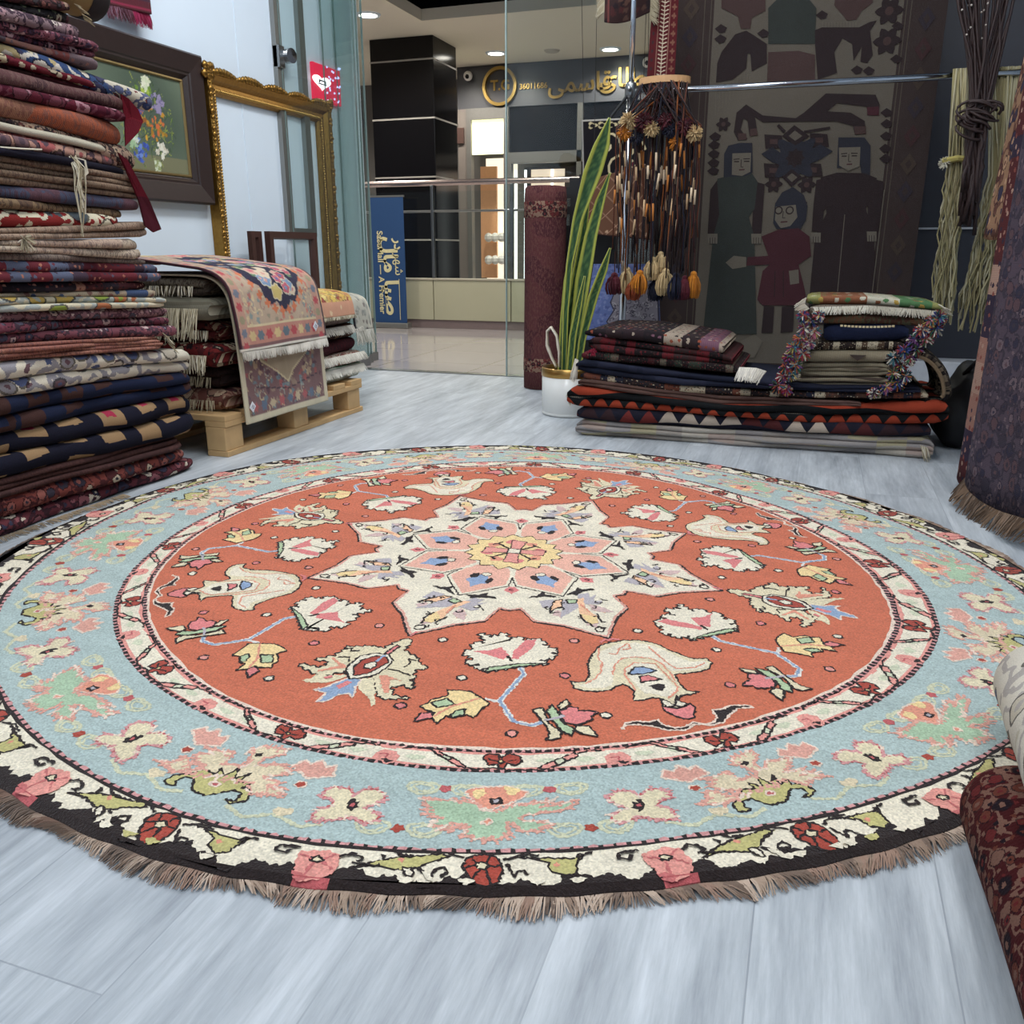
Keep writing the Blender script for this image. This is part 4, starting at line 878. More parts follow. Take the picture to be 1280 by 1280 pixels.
# (label, style, base, accents, folds, scale, y top/bottom at x=0, right end x, top, bottom)
ST = [
('maroon and brown floral rug at the very top of the tall left stack','floral',(78,44,46),[(120,70,64),(60,56,60),(150,120,100),(40,28,30)],1,26,(-16,-1),(93,4,15)),
('black rug with green and cream flecks, second from the top of the left stack','floral',(28,26,28),[(110,120,92),(150,140,118),(70,30,36),(46,44,46)],1,24,(-1,8),(98,15,31)),
('mauve and cream scrolled rug directly under the black flecked one in the left stack','floral',(140,112,118),[(206,190,178),(86,66,80),(170,130,136),(70,52,64)],1,22,(8,24),(108,32,52)),
('rose and purple figured rug ending in an open loop high in the left stack','floral',(126,66,80),[(206,160,162),(76,58,84),(150,90,104),(64,44,58)],2,26,(24,43),(131,54,74)),
('thin rust and grey striped-edge rug above the blue floral one','bands',(142,74,70),[(120,100,106),(160,110,100),(92,80,90)],1,16,(43,48),(131,75,89)),
('blue rug with cream and gold flowers whose pale rolled end juts over the painting','floral',(52,74,118),[(214,200,160),(60,60,90),(180,160,110),(206,196,180)],1,11,(48,64),(187,114,144)),
('crimson rug with cream cartouches under the blue floral one in the left stack','floral',(112,30,44),[(206,190,150),(60,26,36),(196,180,150),(120,40,50)],1,12,(64,75),(158,112,121)),
('thin dark red rug between the crimson cartouche rug and the plain brown one','bands',(90,36,42),[(110,70,64),(66,30,36),(120,80,70)],1,14,(75,84),(152,119,126)),
('plain brown-mauve rug back, thick and unpatterned, in the upper left stack','ribbed',(108,70,70),[(86,58,60),(122,90,84)],1,30,(84,104),(158,124,140)),
('burgundy rug with pale rosettes under the plain brown-mauve one','floral',(90,28,46),[(172,120,130),(70,24,40),(110,36,52),(120,60,74)],1,15,(104,118),(158,140,154)),
('rust orange rug, thickest bright one in the upper left stack','ribbed',(182,92,62),[(166,112,86),(140,86,74)],1,24,(118,143),(157,153,184)),
('beige and dark dotted rug edge drooping over the red flap of the left stack','floral',(176,144,122),[(60,50,54),(190,160,130),(120,70,64),(70,60,60)],1,30,(143,150),(176,184,214)),
('smooth cream rolled edge in the middle of the left stack','plain',(206,196,172),[(190,178,152)],1,20,(150,160),(140,183,192)),
('thin brick red rug under the smooth cream edge','bands',(150,72,66),[(110,40,48),(176,110,96),(96,40,48)],1,18,(160,165),(142,191,197)),
('pink and beige rug with angular figures above the black one','floral',(186,136,118),[(120,88,92),(200,166,142),(176,90,88),(90,70,80)],1,14,(165,182),(156,195,210)),
('black navy rug with a white thread edge and loose white strings','plain',(30,28,42),[(44,40,58)],1,12,(183,193),(162,210,222)),
('brown ribbed rug folded in four layers, backing outward, in the left stack','ribbed',(150,122,98),[(128,100,80),(108,84,74)],4,40,(193,229),(179,222,250)),
('mauve rug back with a slate blue patch below the four brown layers','ribbed',(104,70,80),[(76,80,104),(90,62,72)],1,20,(229,247),(176,250,264)),
('speckled tan and brown rug above the red and cream floral one','ribbed',(146,118,86),[(110,84,66),(86,66,58)],1,30,(247,260),(159,262,273)),
('red and cream floral rug, boldest pattern of the middle left stack','floral',(150,44,42),[(214,202,168),(206,196,164),(80,90,96),(214,204,174)],1,10,(260,284),(155,268,284)),
('tan ribbed rug curling up at its far end in the left stack','ribbed',(180,150,126),[(160,132,108),(130,108,92)],2,40,(285,300),(190,276,296)),
('beige cream rug folded in two with a knotted fringe at the left','ribbed',(212,190,164),[(196,166,144),(140,120,112)],2,40,(300,315),(180,298,325)),
('grey brown rug back under the beige knotted one','ribbed',(140,122,110),[(120,100,92),(96,82,80)],1,40,(315,325),(192,325,331)),
('maroon rug with blue and orange bands folded in two','bands',(96,34,46),[(96,104,130),(190,120,96),(120,46,56),(76,60,76)],2,18,(325,353),(208,331,352)),
('black and rust striped rug between the maroon and the blue-ended one','bands',(80,38,42),[(36,32,40),(170,120,100),(120,60,56),(50,40,50)],1,22,(353,367),(196,352,362)),
('beige rug with a blue far end and gold flower in the left stack','bands',(186,166,140),[(74,94,134),(196,180,150),(150,110,100)],1,9,(367,372),(204,362,372)),
('cream rug with yellow, orange and green spots folded in two','floral',(214,202,170),[(206,170,80),(190,110,70),(140,160,60),(170,176,170)],2,9,(372,391),(215,372,384)),
('mauve scrolled rug under the cream spotted one','floral',(134,92,98),[(186,160,150),(70,66,80),(150,108,108),(90,56,66)],1,24,(391,404),(223,384,396)),
('maroon and slate scrolled rug, middle of the three mauve ones','floral',(120,62,76),[(170,140,136),(80,80,98),(110,50,64),(66,48,60)],1,22,(404,418),(219,396,406)),
('rose mauve rug with a pale band, lowest of the three mauve ones','floral',(130,72,84),[(196,168,164),(72,72,94),(150,90,96),(80,56,68)],1,20,(418,431),(232,406,420)),
('peach ribbed rug folded in four thin layers with a frayed corner','ribbed',(190,126,104),[(168,104,88),(130,84,82)],4,40,(431,453),(207,420,436)),
('ivory rug with blue and plum flower scrolls folded in two thick layers','floral',(222,212,190),[(84,96,136),(112,82,90),(196,184,164),(150,146,152)],2,8,(453,498),(243,436,464)),
('plush navy and rust rug folded in two under the ivory floral one','blocks',(30,38,66),[(72,46,42),(40,48,78)],2,9,(498,545),(246,464,492)),
('black navy plush rug with tan blocks and red flowers','blocks',(28,28,44),[(156,122,84),(176,44,72)],2,8,(545,601),(248,492,540)),
('dark brown ribbed rug folded in three under the tan block rug','ribbed',(92,58,54),[(78,50,48),(70,44,44)],3,50,(601,624),(230,540,560)),
('rust red floral rug, second from the floor of the left stack','floral',(140,66,58),[(206,186,160),(60,56,70),(160,90,80),(90,44,46)],1,18,(624,653),(236,560,573)),
('maroon and cream floral rug at the very bottom of the left stack','floral',(110,50,58),[(214,198,176),(60,58,80),(150,86,92),(70,40,48)],1,15,(653,684),(251,571,584)),
]
XS = -1.76; STK = []
NS = len(ST)
for i, (lb, sty, ba, ac, n_, sc_, (yt, yb), (xr, rt, rb)) in enumerate(ST):
    a, b = on_x(0, (yt+yb)/2, XS), on_x(xr, (rt+rb)/2, XS)
    zt0, zb0 = on_x(0, yt, XS).z, max(.001, on_x(0, yb, XS).z)
    zt1, zb1 = on_x(xr, rt, XS).z, max(.001, on_x(xr, rb, XS).z)
    y0, y1 = a.y, b.y
    fx = XS+R.uniform(-.008, .006)
    st = [(.98, zb0, zt0, fx-.01), (y0, zb0, zt0, fx)]
    for k in (.35, .7): st.append((y0+(y1-y0)*k, zb0+(zb1-zb0)*k**1.25, zt0+(zt1-zt0)*k**1.25, fx))
    st.append((y1, zb1, zt1, fx-.004))
    mt = textile('stack_cloth_%02d' % i, ba, ac, sty, sc_, seed=i+1.0, dim=.88, fill=.28 if ba[0] > 195 else .5)
    e = folded('folded_rug', lb, mt, 'Y', st, n_, .5, i, group='rugs in the tall left stack'); STK.append((e, st, fx))
def at_stack(i, x, y, dx=0.0): return on_x(x, y, XS+dx)
# loose white strings of the black navy rug
m = MB()
for k in range(16):
    a = at_stack(15, 88+R.uniform(-2, 8), 196+R.uniform(-2, 3), .004); b = at_stack(15, 100+R.uniform(-7, 8), 232+R.uniform(-8, 10), .022); c = at_stack(15, 104+R.uniform(-6, 3), 275+R.uniform(-35, 22), .022)
    m.tube([a, a.lerp(b, .4)+Vector((.012, R.uniform(-.012, .012), 0)), b, c], .0013, 4, c=R.choice(CREAMY), cap=False)
for k in range(5):
    a = at_stack(15, 94, 197, .006); b = at_stack(15, 109+R.uniform(-3, 3), 216, .018); c = at_stack(15, 100, 226, .02); m.tube([a, a.lerp(b, .5)+Vector((.004, .01, .012)), b, c], .0012, 4, c=CREAMY[2], cap=False)
o = m.build('loose_strings', YARN, STK[15][0]); o['label'] = 'loose white warp strings hanging down'
m = MB(); m.tube([at_stack(15, 0, 184, .012), at_stack(15, 30, 186, .012), at_stack(15, 52, 187, .012)], .0022, 5, c=CREAMY[2]); m.build('thread_edge', YARN, STK[15][0])
m = MB(); c0 = at_stack(21, 30, 300, .012)
for k in range(46):
    d = Vector((R.uniform(.1, 1), R.uniform(-1, 1), R.uniform(-1.3, .7))).normalized(); m.tube([c0, c0+d*.012, c0+d*.024+Vector((0, 0, -.006))], [.0013, .0013, .0009], 4, c=R.choice(CREAMY), cap=False)
m.build('knotted_fringe', YARN, STK[21][0])
fringe_part(STK[30][0], [at_stack(30, 203, 416, .0), at_stack(30, 208, 422, .0), at_stack(30, 212, 432, 0)], Vector((.35, .5, -.75)).normalized(), .035, 500, .0013)
b0, b1 = STK[36][1][1], STK[36][1][-1]
fringe_part(STK[36][0], [(XS+.004, 1.36, .006), (XS+.004, 1.55, .006), (XS+.004, 1.80, .006)], Vector((1, -.1, -.04)).normalized(), .035, 330, .0013, [lin((150, 130, 104)), lin((120, 104, 84))])
fringe_part(STK[0][0], [at_stack(0, 92, 4), at_stack(0, 100, 12), at_stack(0, 106, 26)], Vector((.7, .3, -.5)).normalized(), .028, 700, .0011, [lin((176, 158, 122)), lin((140, 124, 92))])
def cloth(name, pts, m, parent, th=.006, cols=None):
    """thick cloth from an outline of 3D points"""
    c = sum((Vector(p) for p in pts), Vector())/len(pts); P_ = [Vector(p) for p in pts]
    nrm = Vector()
    for i in range(len(P_)): nrm += (P_[i]-c).cross(P_[(i+1) % len(P_)]-c)
    nrm.normalize(); n_ = len(P_); vs = P_+[c]+[p-nrm*th for p in P_]+[c-nrm*th]
    fs = []
    for i in range(n_):
        j = (i+1) % n_; fs += [(i, j, n_), (n_+1+j, n_+1+i, 2*n_+1), (j, i, n_+1+i, n_+1+j)]
    ext = max((p-c).length for p in P_); uv = [((v-c).y, (v-c).z) for v in vs]
    return obj(name, vs, fs, m, parent, uvs=uv)
S = lambda x, y, d=0.0: on_x(x, y, XS+d)
cloth('hanging_flap', [S(150, 118), S(160, 124, .02), S(172, 138, .02), S(178, 152, .02), S(172, 166, .02), S(156, 183, .01), S(155, 150)], textile('flap_red', (120, 24, 38), [(90, 24, 34), (140, 40, 48)], 'plain', 10), STK[6][0], .008)
cloth('hanging_flap', [S(146, 190, .004), S(158, 200, .012), S(172, 226, .016), S(186, 252, .016), S(200, 286, .01), S(190, 290, .01), S(180, 282, .006), S(172, 250, .004), S(156, 212, .002)], textile('flap_crimson', (112, 26, 40), [(36, 30, 40), (120, 34, 46)], 'plain', 10), STK[13][0], .008)
# rolled rug lying on top of the stack
p0, p1 = on_x(112, 4, -1.86), on_x(90, -30, -1.86)
e = thing('rolled_rug', 'tan rolled rug end with a dark rim on top of the tall left stack', 'rug', (p0.x, p0.y, 1.19))
m = MB(); M_ = Matrix.Translation((-1.86, p0.y-.62, p0.z+.02)) @ Matrix.Rotation(-PI/2, 4, 'X')
m.lathe([(0, 0), (.058, 0), (.06, .01), (.06, .61), (.055, .63), (.03, .632), (0, .63)], n=28, M=M_); o = m.build('roll', textile('roll_tan', (150, 120, 72), [(120, 92, 60), (90, 70, 56), (170, 140, 90)], 'plain', 20), e, True)
m = MB(); m.lathe([(.061, .575), (.0635, .58), (.0635, .625), (.058, .634)], n=28, M=M_, cap=False); m.build('dark_binding', plain('dark_binding', (34, 26, 26), .9), e, True)
# ---------------------------------------------------------------- wooden pallet and what lies on it
WOOD = plain('pale_pine', (196, 160, 112), .65, var=.22, vscale=14, bump=.3)
e = thing('pallet', 'pale wooden pallet under the draped rugs by the white wall', 'pallet', (-2.15, 2.75, 0))
PX0, PX1, PY0, PY1 = -2.52, -1.775, 2.285, 3.20
for x in (PX1-.075, (PX0+PX1)/2-.04, PX0):
    m = MB(); m.box(x, x+.08, PY0, PY1, 0, .019, .002); m.build('bottom_board', WOOD, e)
    for y in (PY0, (PY0+PY1)/2-.055, PY1-.11):
        m = MB(); m.box(x, x+.075, y, y+.095, .019, .098, .003); m.build('block', WOOD, e)
    m = MB(); m.box(x, x+.08, PY0, PY1, .098, .117, .002); m.build('stringer', WOOD, e)
for k in range(7):
    y = PY0+k*(PY1-PY0-.09)/6; m = MB(); m.box(PX0, PX1+.005, y, y+.09, .117, .136, .002); m.build('deck_board', WOOD, e)
PZ = .137
P1 = [('tan and maroon floral rug at the bottom of the near pile on the pallet', 'floral', (120, 70, 60), [(180, 150, 120), (70, 34, 40), (150, 110, 90)], 14, .075),
 ('dark brown rug with tan fringe, second from the pallet boards in the near pile', 'ribbed', (70, 46, 42), [(96, 66, 54), (54, 38, 38)], 30, .07),
 ('red and black floral rug with thick cream fringe in the near pallet pile', 'floral', (126, 36, 36), [(40, 30, 34), (190, 170, 140), (90, 34, 36)], 16, .08),
 ('dark red rug with a cream turned edge, above the red and black one', 'floral', (100, 34, 36), [(50, 36, 40), (170, 140, 110), (120, 60, 50)], 18, .07),
 ('olive-grey striped rug with long cream fringe near the top of the near pallet pile', 'stripes', (150, 144, 122), [(128, 120, 100), (170, 162, 138)], 16, .075),
 ('cream backed dark rug directly beneath the draped medallion rug', 'ribbed', (150, 136, 116), [(110, 96, 84), (84, 70, 66)], 30, .06)]
z = PZ; W1 = []
for i, (lb, sty, ba, ac, sc_, h) in enumerate(P1):
    mt = textile('pallet_cloth_%d' % i, ba, ac, sty, sc_, seed=40+i)
    fy = 2.33+[0, .02, -.015, .03, -.02, .02][i]; x1 = -1.80-[0, .02, .0, .02, .01, .05][i]
    e = folded('folded_rug', lb, mt, 'X', [(-2.50, z, z+h, fy), (-2.1, z, z+h, fy), (x1, z, z+h*.92, fy+.01)], 2 if i % 2 else 1, .50, 60+i, group='rugs in the near pallet pile'); W1.append(e)
    fringe_part(e, [(-2.36, fy-.012, z+h*.55), (-2.1, fy-.014, z+h*.55), (x1-.03, fy-.012, z+h*.55)], Vector((.05, -.35, -.93)).normalized(), [.035, .03, .06, .03, .10, .03][i], 500 if i in (2, 4) else 240, .0012, sag=.004)
    z += h
ZT = z
# ---------------------------------------------------------------- painted cloths: a small raster of points carries the woven picture
class Canvas:
    def __init__(self, w, h, nx, ny, bg):
        self.w, self.h, self.nx, self.ny = w, h, nx, ny
        self.X, self.Y = np.meshgrid(np.linspace(0, w, nx), np.linspace(0, h, ny)); self.C = np.tile(np.array(lin(bg)), (ny, nx, 1))
    def mask(self, pts):
        pts = np.array(pts, float); inside = np.zeros(self.X.shape, bool); n_ = len(pts); j = n_-1
        for i in range(n_):
            (xi, yi), (xj, yj) = pts[i], pts[j]
            if yi != yj:
                inside ^= ((yi > self.Y) != (yj > self.Y)) & (self.X < (xj-xi)*(self.Y-yi)/(yj-yi)+xi)
            j = i
        return inside
    def poly(self, pts, c): self.C[self.mask(pts)] = lin(c)
    def disc(self, x, y, rx, ry, c, lob=0, k=5, rot=0):
        dx, dy = (self.X-x)/rx, (self.Y-y)/ry; r = np.hypot(dx, dy)
        if lob: r = r/(1+lob*np.cos(k*(np.arctan2(dy, dx)+rot)))
        self.C[r < 1] = lin(c)
    def rect(self, x0, x1, y0, y1, c): self.C[(self.X >= x0) & (self.X <= x1) & (self.Y >= y0) & (self.Y <= y1)] = lin(c)
    def line(self, pts, w, c):
        for (x0, y0), (x1, y1) in zip(pts, pts[1:]):
            L2 = (x1-x0)**2+(y1-y0)**2+1e-12; t = np.clip(((self.X-x0)*(x1-x0)+(self.Y-y0)*(y1-y0))/L2, 0, 1)
            self.C[np.hypot(self.X-x0-t*(x1-x0), self.Y-y0-t*(y1-y0)) < w/2] = lin(c)
    def sprinkle(self, n_, cols, r0, r1, region=None, rr=R, lob=.16):
        for _ in range(n_):
            x, y = rr.uniform(0, self.w), rr.uniform(0, self.h)
            if region and not region(x, y): continue
            self.disc(x, y, rr.uniform(r0, r1), rr.uniform(r0, r1), rr.choice(cols), lob, rr.choice((3, 4, 5, 6)), rr.uniform(0, 6))
    def curls(self, n_, cols, size, w, region=None, rr=R):
        for _ in range(n_):
            x, y, a, s = rr.uniform(0, self.w), rr.uniform(0, self.h), rr.uniform(0, 6.3), rr.choice((-1, 1))
            if region and not region(x, y): continue
            pts = [(x+size*(1-k/9)*math.cos(a+s*k*.6), y+size*(1-k/9)*math.sin(a+s*k*.6)) for k in range(8)]
            self.line(pts, w, rr.choice(cols))
def sheet(name, cv, fn, m, parent, th=.005):
    """cv colours on the front; fn(u, v) -> point. A closed slab th thick."""
    nx, ny = cv.nx, cv.ny
    P_ = np.array([[fn(i*cv.w/(nx-1), j*cv.h/(ny-1)) for i in range(nx)] for j in range(ny)])
    du = np.gradient(P_, axis=1); dv = np.gradient(P_, axis=0); nr = np.cross(du, dv); nr /= np.linalg.norm(nr, axis=2)[..., None]+1e-9
    back = P_-nr*th; n_ = nx*ny; vs = np.concatenate([P_.reshape(-1, 3), back.reshape(-1, 3)])
    idx = np.arange(n_).reshape(ny, nx); a, b, c, d = idx[:-1, :-1].ravel(), idx[:-1, 1:].ravel(), idx[1:, 1:].ravel(), idx[1:, :-1].ravel()
    fs = [tuple(q) for q in np.stack([a, b, c, d], 1).tolist()]+[tuple(q) for q in (np.stack([d, c, b, a], 1)+n_).tolist()]
    edge = list(idx[0, :])+list(idx[1:, -1])+list(idx[-1, -2::-1])+list(idx[-2:0:-1, 0])
    edge = [int(q) for q in edge]
    for k in range(len(edge)): p, q = edge[k], edge[(k+1) % len(edge)]; fs.append((q, p, p+n_, q+n_))
    bk = cv.C.reshape(-1, 4)
    return obj(name, vs.tolist(), fs, m, parent, True, pcols=np.concatenate([bk, bk*.8]))
def path_fn(path, y0, y1, skew=0.0, wave=.0):
    """cloth lying over a pile: path = (x, z) points from the wall to the hanging hem, y0..y1 its width"""
    pts = [Vector((x, 0, z)) for x, z in path]; L = [0.0]
    for a, b in zip(pts, pts[1:]): L.append(L[-1]+(b-a).length)
    xs, zs = [p.x for p in pts], [p.z for p in pts]
    def fn(u, v):
        y = y0+u+skew*v; wv = wave*math.sin(u*17+v*3)
        return (float(np.interp(v, L, xs))+wv*min(1, v*2), y, float(np.interp(v, L, zs))+wv*.5)
    return fn, L[-1]
def rounded(path, n=3):
    pts = [Vector((p[0], p[1], 0)) for p in path]
    for _ in range(n):
        q = [pts[0]]
        for a, b in zip(pts, pts[1:]): q += [a.lerp(b, .25), a.lerp(b, .75)]
        q.append(pts[-1]); pts = q
    return [(p.x, p.y) for p in pts]
WC = wool_attr('painted_wool', 600.0, .22, .45)
def price_tag(parent, p, t=(1, 0)):
    m = MB(); x, y, z = p; s = .017
    m.prism([(y-s, z), (y, z-s*1.1), (y+s, z), (y, z+s*1.1)], x, x+.001, 'X'); o = m.build('price_tag', plain('tag_white', (226, 226, 232), .6), parent); o['label'] = 'small white square tag'
    text('tag_marks', '15', .016, Matrix.Translation((x+.0016, y, z)) @ Matrix.Rotation(PI/2, 4, 'Z') @ Matrix.Rotation(PI/2, 4, 'X') @ Matrix.Rotation(-.6, 4, 'Z'), plain('tag_ink', (40, 44, 80), .6), o, .0002)
# lower drape: cream bordered arabesque rug
path = rounded([(-2.42, ZT+.004), (-1.98, ZT+.010), (-1.775, ZT+.004), (-1.752, .38), (-1.745, .095)])
fn, L = path_fn(path, 2.335, 0, .03, .003); w = .52
cv = Canvas(w, L, 110, 220, (124, 92, 92)); rr = random.Random(3)
cv.sprinkle(600, [(160, 90, 88), (96, 66, 74), (150, 126, 110), (110, 124, 130), (178, 150, 122)], .006, .014, rr=rr)
cv.curls(160, [(196, 176, 140), (86, 70, 84), (150, 150, 140)], .022, .003, rr=rr)
bz = L-.09
cv.poly([(.12, L-.36), (.40, L-.36), (.40, L-.20), (.30, L-.15), (.26, L-.11), (.20, L-.16), (.12, L-.20)], (168, 148, 122)); cv.sprinkle(90, [(160, 90, 88), (110, 130, 120), (196, 176, 140)], .006, .013, lambda x, y: .13 < x < .39 and L-.35 < y < L-.2, rr)
cv.poly([(.19, L-.36), (.33, L-.36), (.31, L-.26), (.26, L-.22), (.21, L-.26)], (110, 124, 100)); cv.disc(.26, L-.31, .03, .03, (170, 90, 90), .3, 6)
cv.line([(.12, L-.37), (.12, L-.20), (.20, L-.155), (.26, L-.11), (.30, L-.15), (.40, L-.20), (.40, L-.37)], .006, (206, 188, 150)); cv.line([(.08, L-.115), (.26, L-.085), (.46, L-.115)], .004, (70, 54, 62))
for k in range(9): cv.disc(.06+.05*k, L-.05, .016, .016, [(170, 90, 92), (96, 110, 130), (190, 170, 140)][k % 3], .14, 6)
cv.rect(0, .022, 0, L, (206, 194, 166)); cv.rect(w-.022, w, 0, L, (206, 194, 166)); cv.rect(0, w, L-.022, L, (206, 194, 166))
e = thing('draped_rug', 'rose and green arabesque rug with a cream border hanging lowest over the pallet front', 'rug', (-1.75, 2.6, .1))
sheet('pile', cv, fn, WC, e, -.006); price_tag(e, (-1.7425, 2.40, .15))
# upper drape: beige rug with navy flower medallion
path = rounded([(-2.44, ZT+.035), (-2.25, ZT+.075), (-1.98, ZT+.045), (-1.760, ZT+.020), (-1.732, .44), (-1.725, .335)])
fn, L = path_fn(path, 2.315, 0, .03, .003); w = .53
cv = Canvas(w, L, 150, 250, (178, 156, 134)); rr = random.Random(5)
cv.sprinkle(700, [(190, 120, 104), (150, 140, 120), (130, 140, 136), (200, 178, 140), (166, 104, 96)], .005, .011, rr=rr)
cv.curls(260, [(120, 128, 130), (206, 186, 146), (150, 110, 104)], .02, .003, rr=rr)
my = L-.36
med = []
for k in range(48):
    t_ = 2*PI*k/48; q = 1+.07*math.cos(12*t_); med.append((w/2+.02+.165*q*math.cos(t_), my+.235*q*math.sin(t_)))
cv.poly(med, (34, 30, 56))
FLW = [(186, 92, 108), (84, 108, 150), (190, 170, 104), (196, 146, 134), (116, 140, 168), (204, 184, 160), (170, 76, 94)]
inm = lambda x, y: ((x-w/2-.02)/.14)**2+((y-my)/.205)**2 < 1
cv.sprinkle(160, [(96, 120, 90), (150, 166, 120), (70, 96, 120), (190, 150, 110)], .008, .018, inm, rr)
for _ in range(70):
    x, y = rr.uniform(.1, .46), rr.uniform(my-.2, my+.2)
    if not inm(x, y): continue
    c = rr.choice(FLW); s_ = rr.uniform(.014, .026); cv.disc(x, y, s_*1.15, s_*1.15, (206, 194, 166), .12, 5); cv.disc(x, y, s_, s_, c, .14, 5); cv.disc(x, y, s_*.4, s_*.4, rr.choice(FLW), .2, 5)
for (x, y, c) in ((.14, my-.30, (214, 186, 96)), (.30, my-.28, (206, 84, 110)), (.40, my-.33, (78, 110, 168)), (.2, my-.42, (206, 120, 110)), (.36, my-.48, (120, 150, 190))):
    cv.disc(x, y, .045, .04, (224, 206, 160), .2, 6); cv.disc(x, y, .038, .034, c, .25, 6); cv.disc(x, y, .014, .014, (224, 196, 170))
for k in range(16):
    t_ = PI*k/15; cv.disc(w/2+.02+.18*math.cos(t_), my+.245*math.sin(t_), .013, .013, (196, 110, 72), .3, 4)
cv.rect(0, w, L-.075, L-.02, (184, 128, 112)); rr2 = random.Random(9)
for k in range(11): cv.disc(.03+.047*k, L-.047, .018, .016, [(176, 70, 76), (206, 180, 130), (96, 110, 120)][k % 3], .14, 6)
cv.rect(0, w, L-.082, L-.075, (206, 188, 150)); cv.rect(0, w, L-.02, L-.010, (120, 84, 84))
for x0 in (.012, w-.055):
    cv.rect(x0, x0+.043, 0, L-.02, (184, 140, 122))
    for k in range(24): cv.disc(x0+.021, .02+k*.042, .015, .014, [(176, 70, 76), (150, 140, 110), (110, 116, 130)][k % 3], .14, 6)
cv.rect(0, .010, 0, L, (64, 30, 40)); cv.rect(w-.010, w, 0, L, (64, 30, 40)); cv.rect(0, w, L-.010, L, (222, 214, 200))
e = thing('draped_rug', 'beige floral rug with a navy flower medallion draped over the near pallet pile', 'rug', (-1.75, 2.6, .35))
sheet('pile', cv, fn, WC, e, -.008); price_tag(e, (-1.7195, 2.785, .385))
y0 = fn(0, L); y1 = fn(w, L); fringe_part(e, [y0, ((y0[0]+y1[0])/2, (y0[1]+y1[1])/2, y0[2]-.004), y1], Vector((.12, 0, -1)).normalized(), .03, 900, .0014, [lin((222, 216, 204)), lin((200, 194, 182))])
# far pile
P2 = [('green and white folded rug at the bottom of the far pallet pile', 'stripes', (84, 128, 96), [(60, 100, 76), (190, 196, 180)], 10, .06),
 ('pink rug with white fringe, second from the boards in the far pallet pile', 'floral', (190, 140, 124), [(206, 186, 170), (160, 90, 84), (214, 196, 176)], 18, .05),
 ('maroon folded rug under the brown ones in the far pallet pile', 'ribbed', (96, 40, 46), [(74, 30, 40), (60, 36, 44)], 30, .055),
 ('dark brown floral rug in the middle of the far pallet pile', 'floral', (94, 62, 48), [(70, 48, 44), (150, 116, 84), (60, 40, 40)], 18, .06),
 ('taupe folded rug in two layers under the yellow floral one', 'ribbed', (146, 122, 108), [(122, 100, 92), (166, 142, 126)], 30, .075),
 ('bright red folded rug showing a thin edge under the yellow floral one', 'plain', (140, 36, 44), [(110, 30, 40)], 20, .035)]
z = PZ
for i, (lb, sty, ba, ac, sc_, h) in enumerate(P2):
    mt = textile('far_cloth_%d' % i, ba, ac, sty, sc_, seed=70+i); fx = -1.80+[.0, .005, -.01, -.005, -.01, -.02][i]
    e = folded('folded_rug', lb, mt, 'Y', [(2.89, z, z+h, fx), (3.1, z, z+h, fx), (3.30-.01*i, z, z+h, fx-.01)], 2 if i in (0, 4) else 1, .6, 80+i, group='rugs in the far pallet pile')
    if i in (0, 1, 3): fringe_part(e, [(fx+.004, 2.92, z+h*.9), (fx+.004, 3.27, z+h*.9)], Vector((.5, 0, -.86)).normalized(), .035, 700, .0016, [lin((222, 218, 206)), lin((200, 194, 182))])
    z += h
Z2 = z
path = rounded([(-2.40, Z2+.012), (-2.0, Z2+.035), (-1.80, Z2+.022), (-1.775, .46), (-1.768, .40)])
fn, L = path_fn(path, 2.895, 0, .02, .003); w = .26
cv = Canvas(w, L, 70, 150, (196, 156, 84)); rr = random.Random(12)
cv.sprinkle(240, [(206, 178, 96), (120, 92, 60), (176, 120, 84), (214, 190, 120), (150, 60, 50)], .008, .016, rr=rr)
for k in range(60):
    x, y = rr.uniform(.03, w-.03), rr.uniform(0, L-.06); cv.disc(x, y, .021, .021, (96, 72, 50), .25, 6); cv.disc(x, y, .017, .017, rr.choice([(212, 180, 84), (220, 196, 120), (200, 160, 80)]), .25, 6)
cv.rect(0, w, L-.06, L, (206, 150, 120)); cv.sprinkle(80, [(220, 190, 150), (180, 100, 90), (150, 140, 100)], .006, .012, lambda x, y: y > L-.055, rr)
e = thing('draped_rug', 'yellow gold floral rug draped over the far pallet pile', 'rug', (-1.78, 3.0, .4)); sheet('pile', cv, fn, WC, e, -.006)
fringe_part(e, [fn(0, L), fn(w, L)], Vector((.1, 0, -1)).normalized(), .014, 700, .0013)
path = rounded([(-2.40, Z2+.004), (-2.0, Z2+.012), (-1.83, Z2+.002), (-1.80, .42), (-1.79, .33)])
fn, L = path_fn(path, 3.19, 0, .02, .003); w = .16
cv = Canvas(w, L, 40, 120, (176, 172, 158)); rr = random.Random(13); cv.sprinkle(200, [(130, 130, 124), (196, 190, 172), (110, 100, 96), (150, 150, 140)], .006, .012, rr=rr); cv.rect(0, .012, 0, L, (40, 36, 40)); cv.rect(w-.012, w, 0, L, (206, 200, 184))
e = thing('draped_rug', 'grey and ivory rug with white side fringe at the far end of the pallet', 'rug', (-1.8, 3.25, .33)); sheet('pile', cv, fn, WC, e, -.006)
fringe_part(e, [fn(0, L), fn(w, L)], Vector((.1, .2, -1)).normalized(), .06, 800, .0015, [lin((216, 212, 200)), lin((190, 186, 172))])
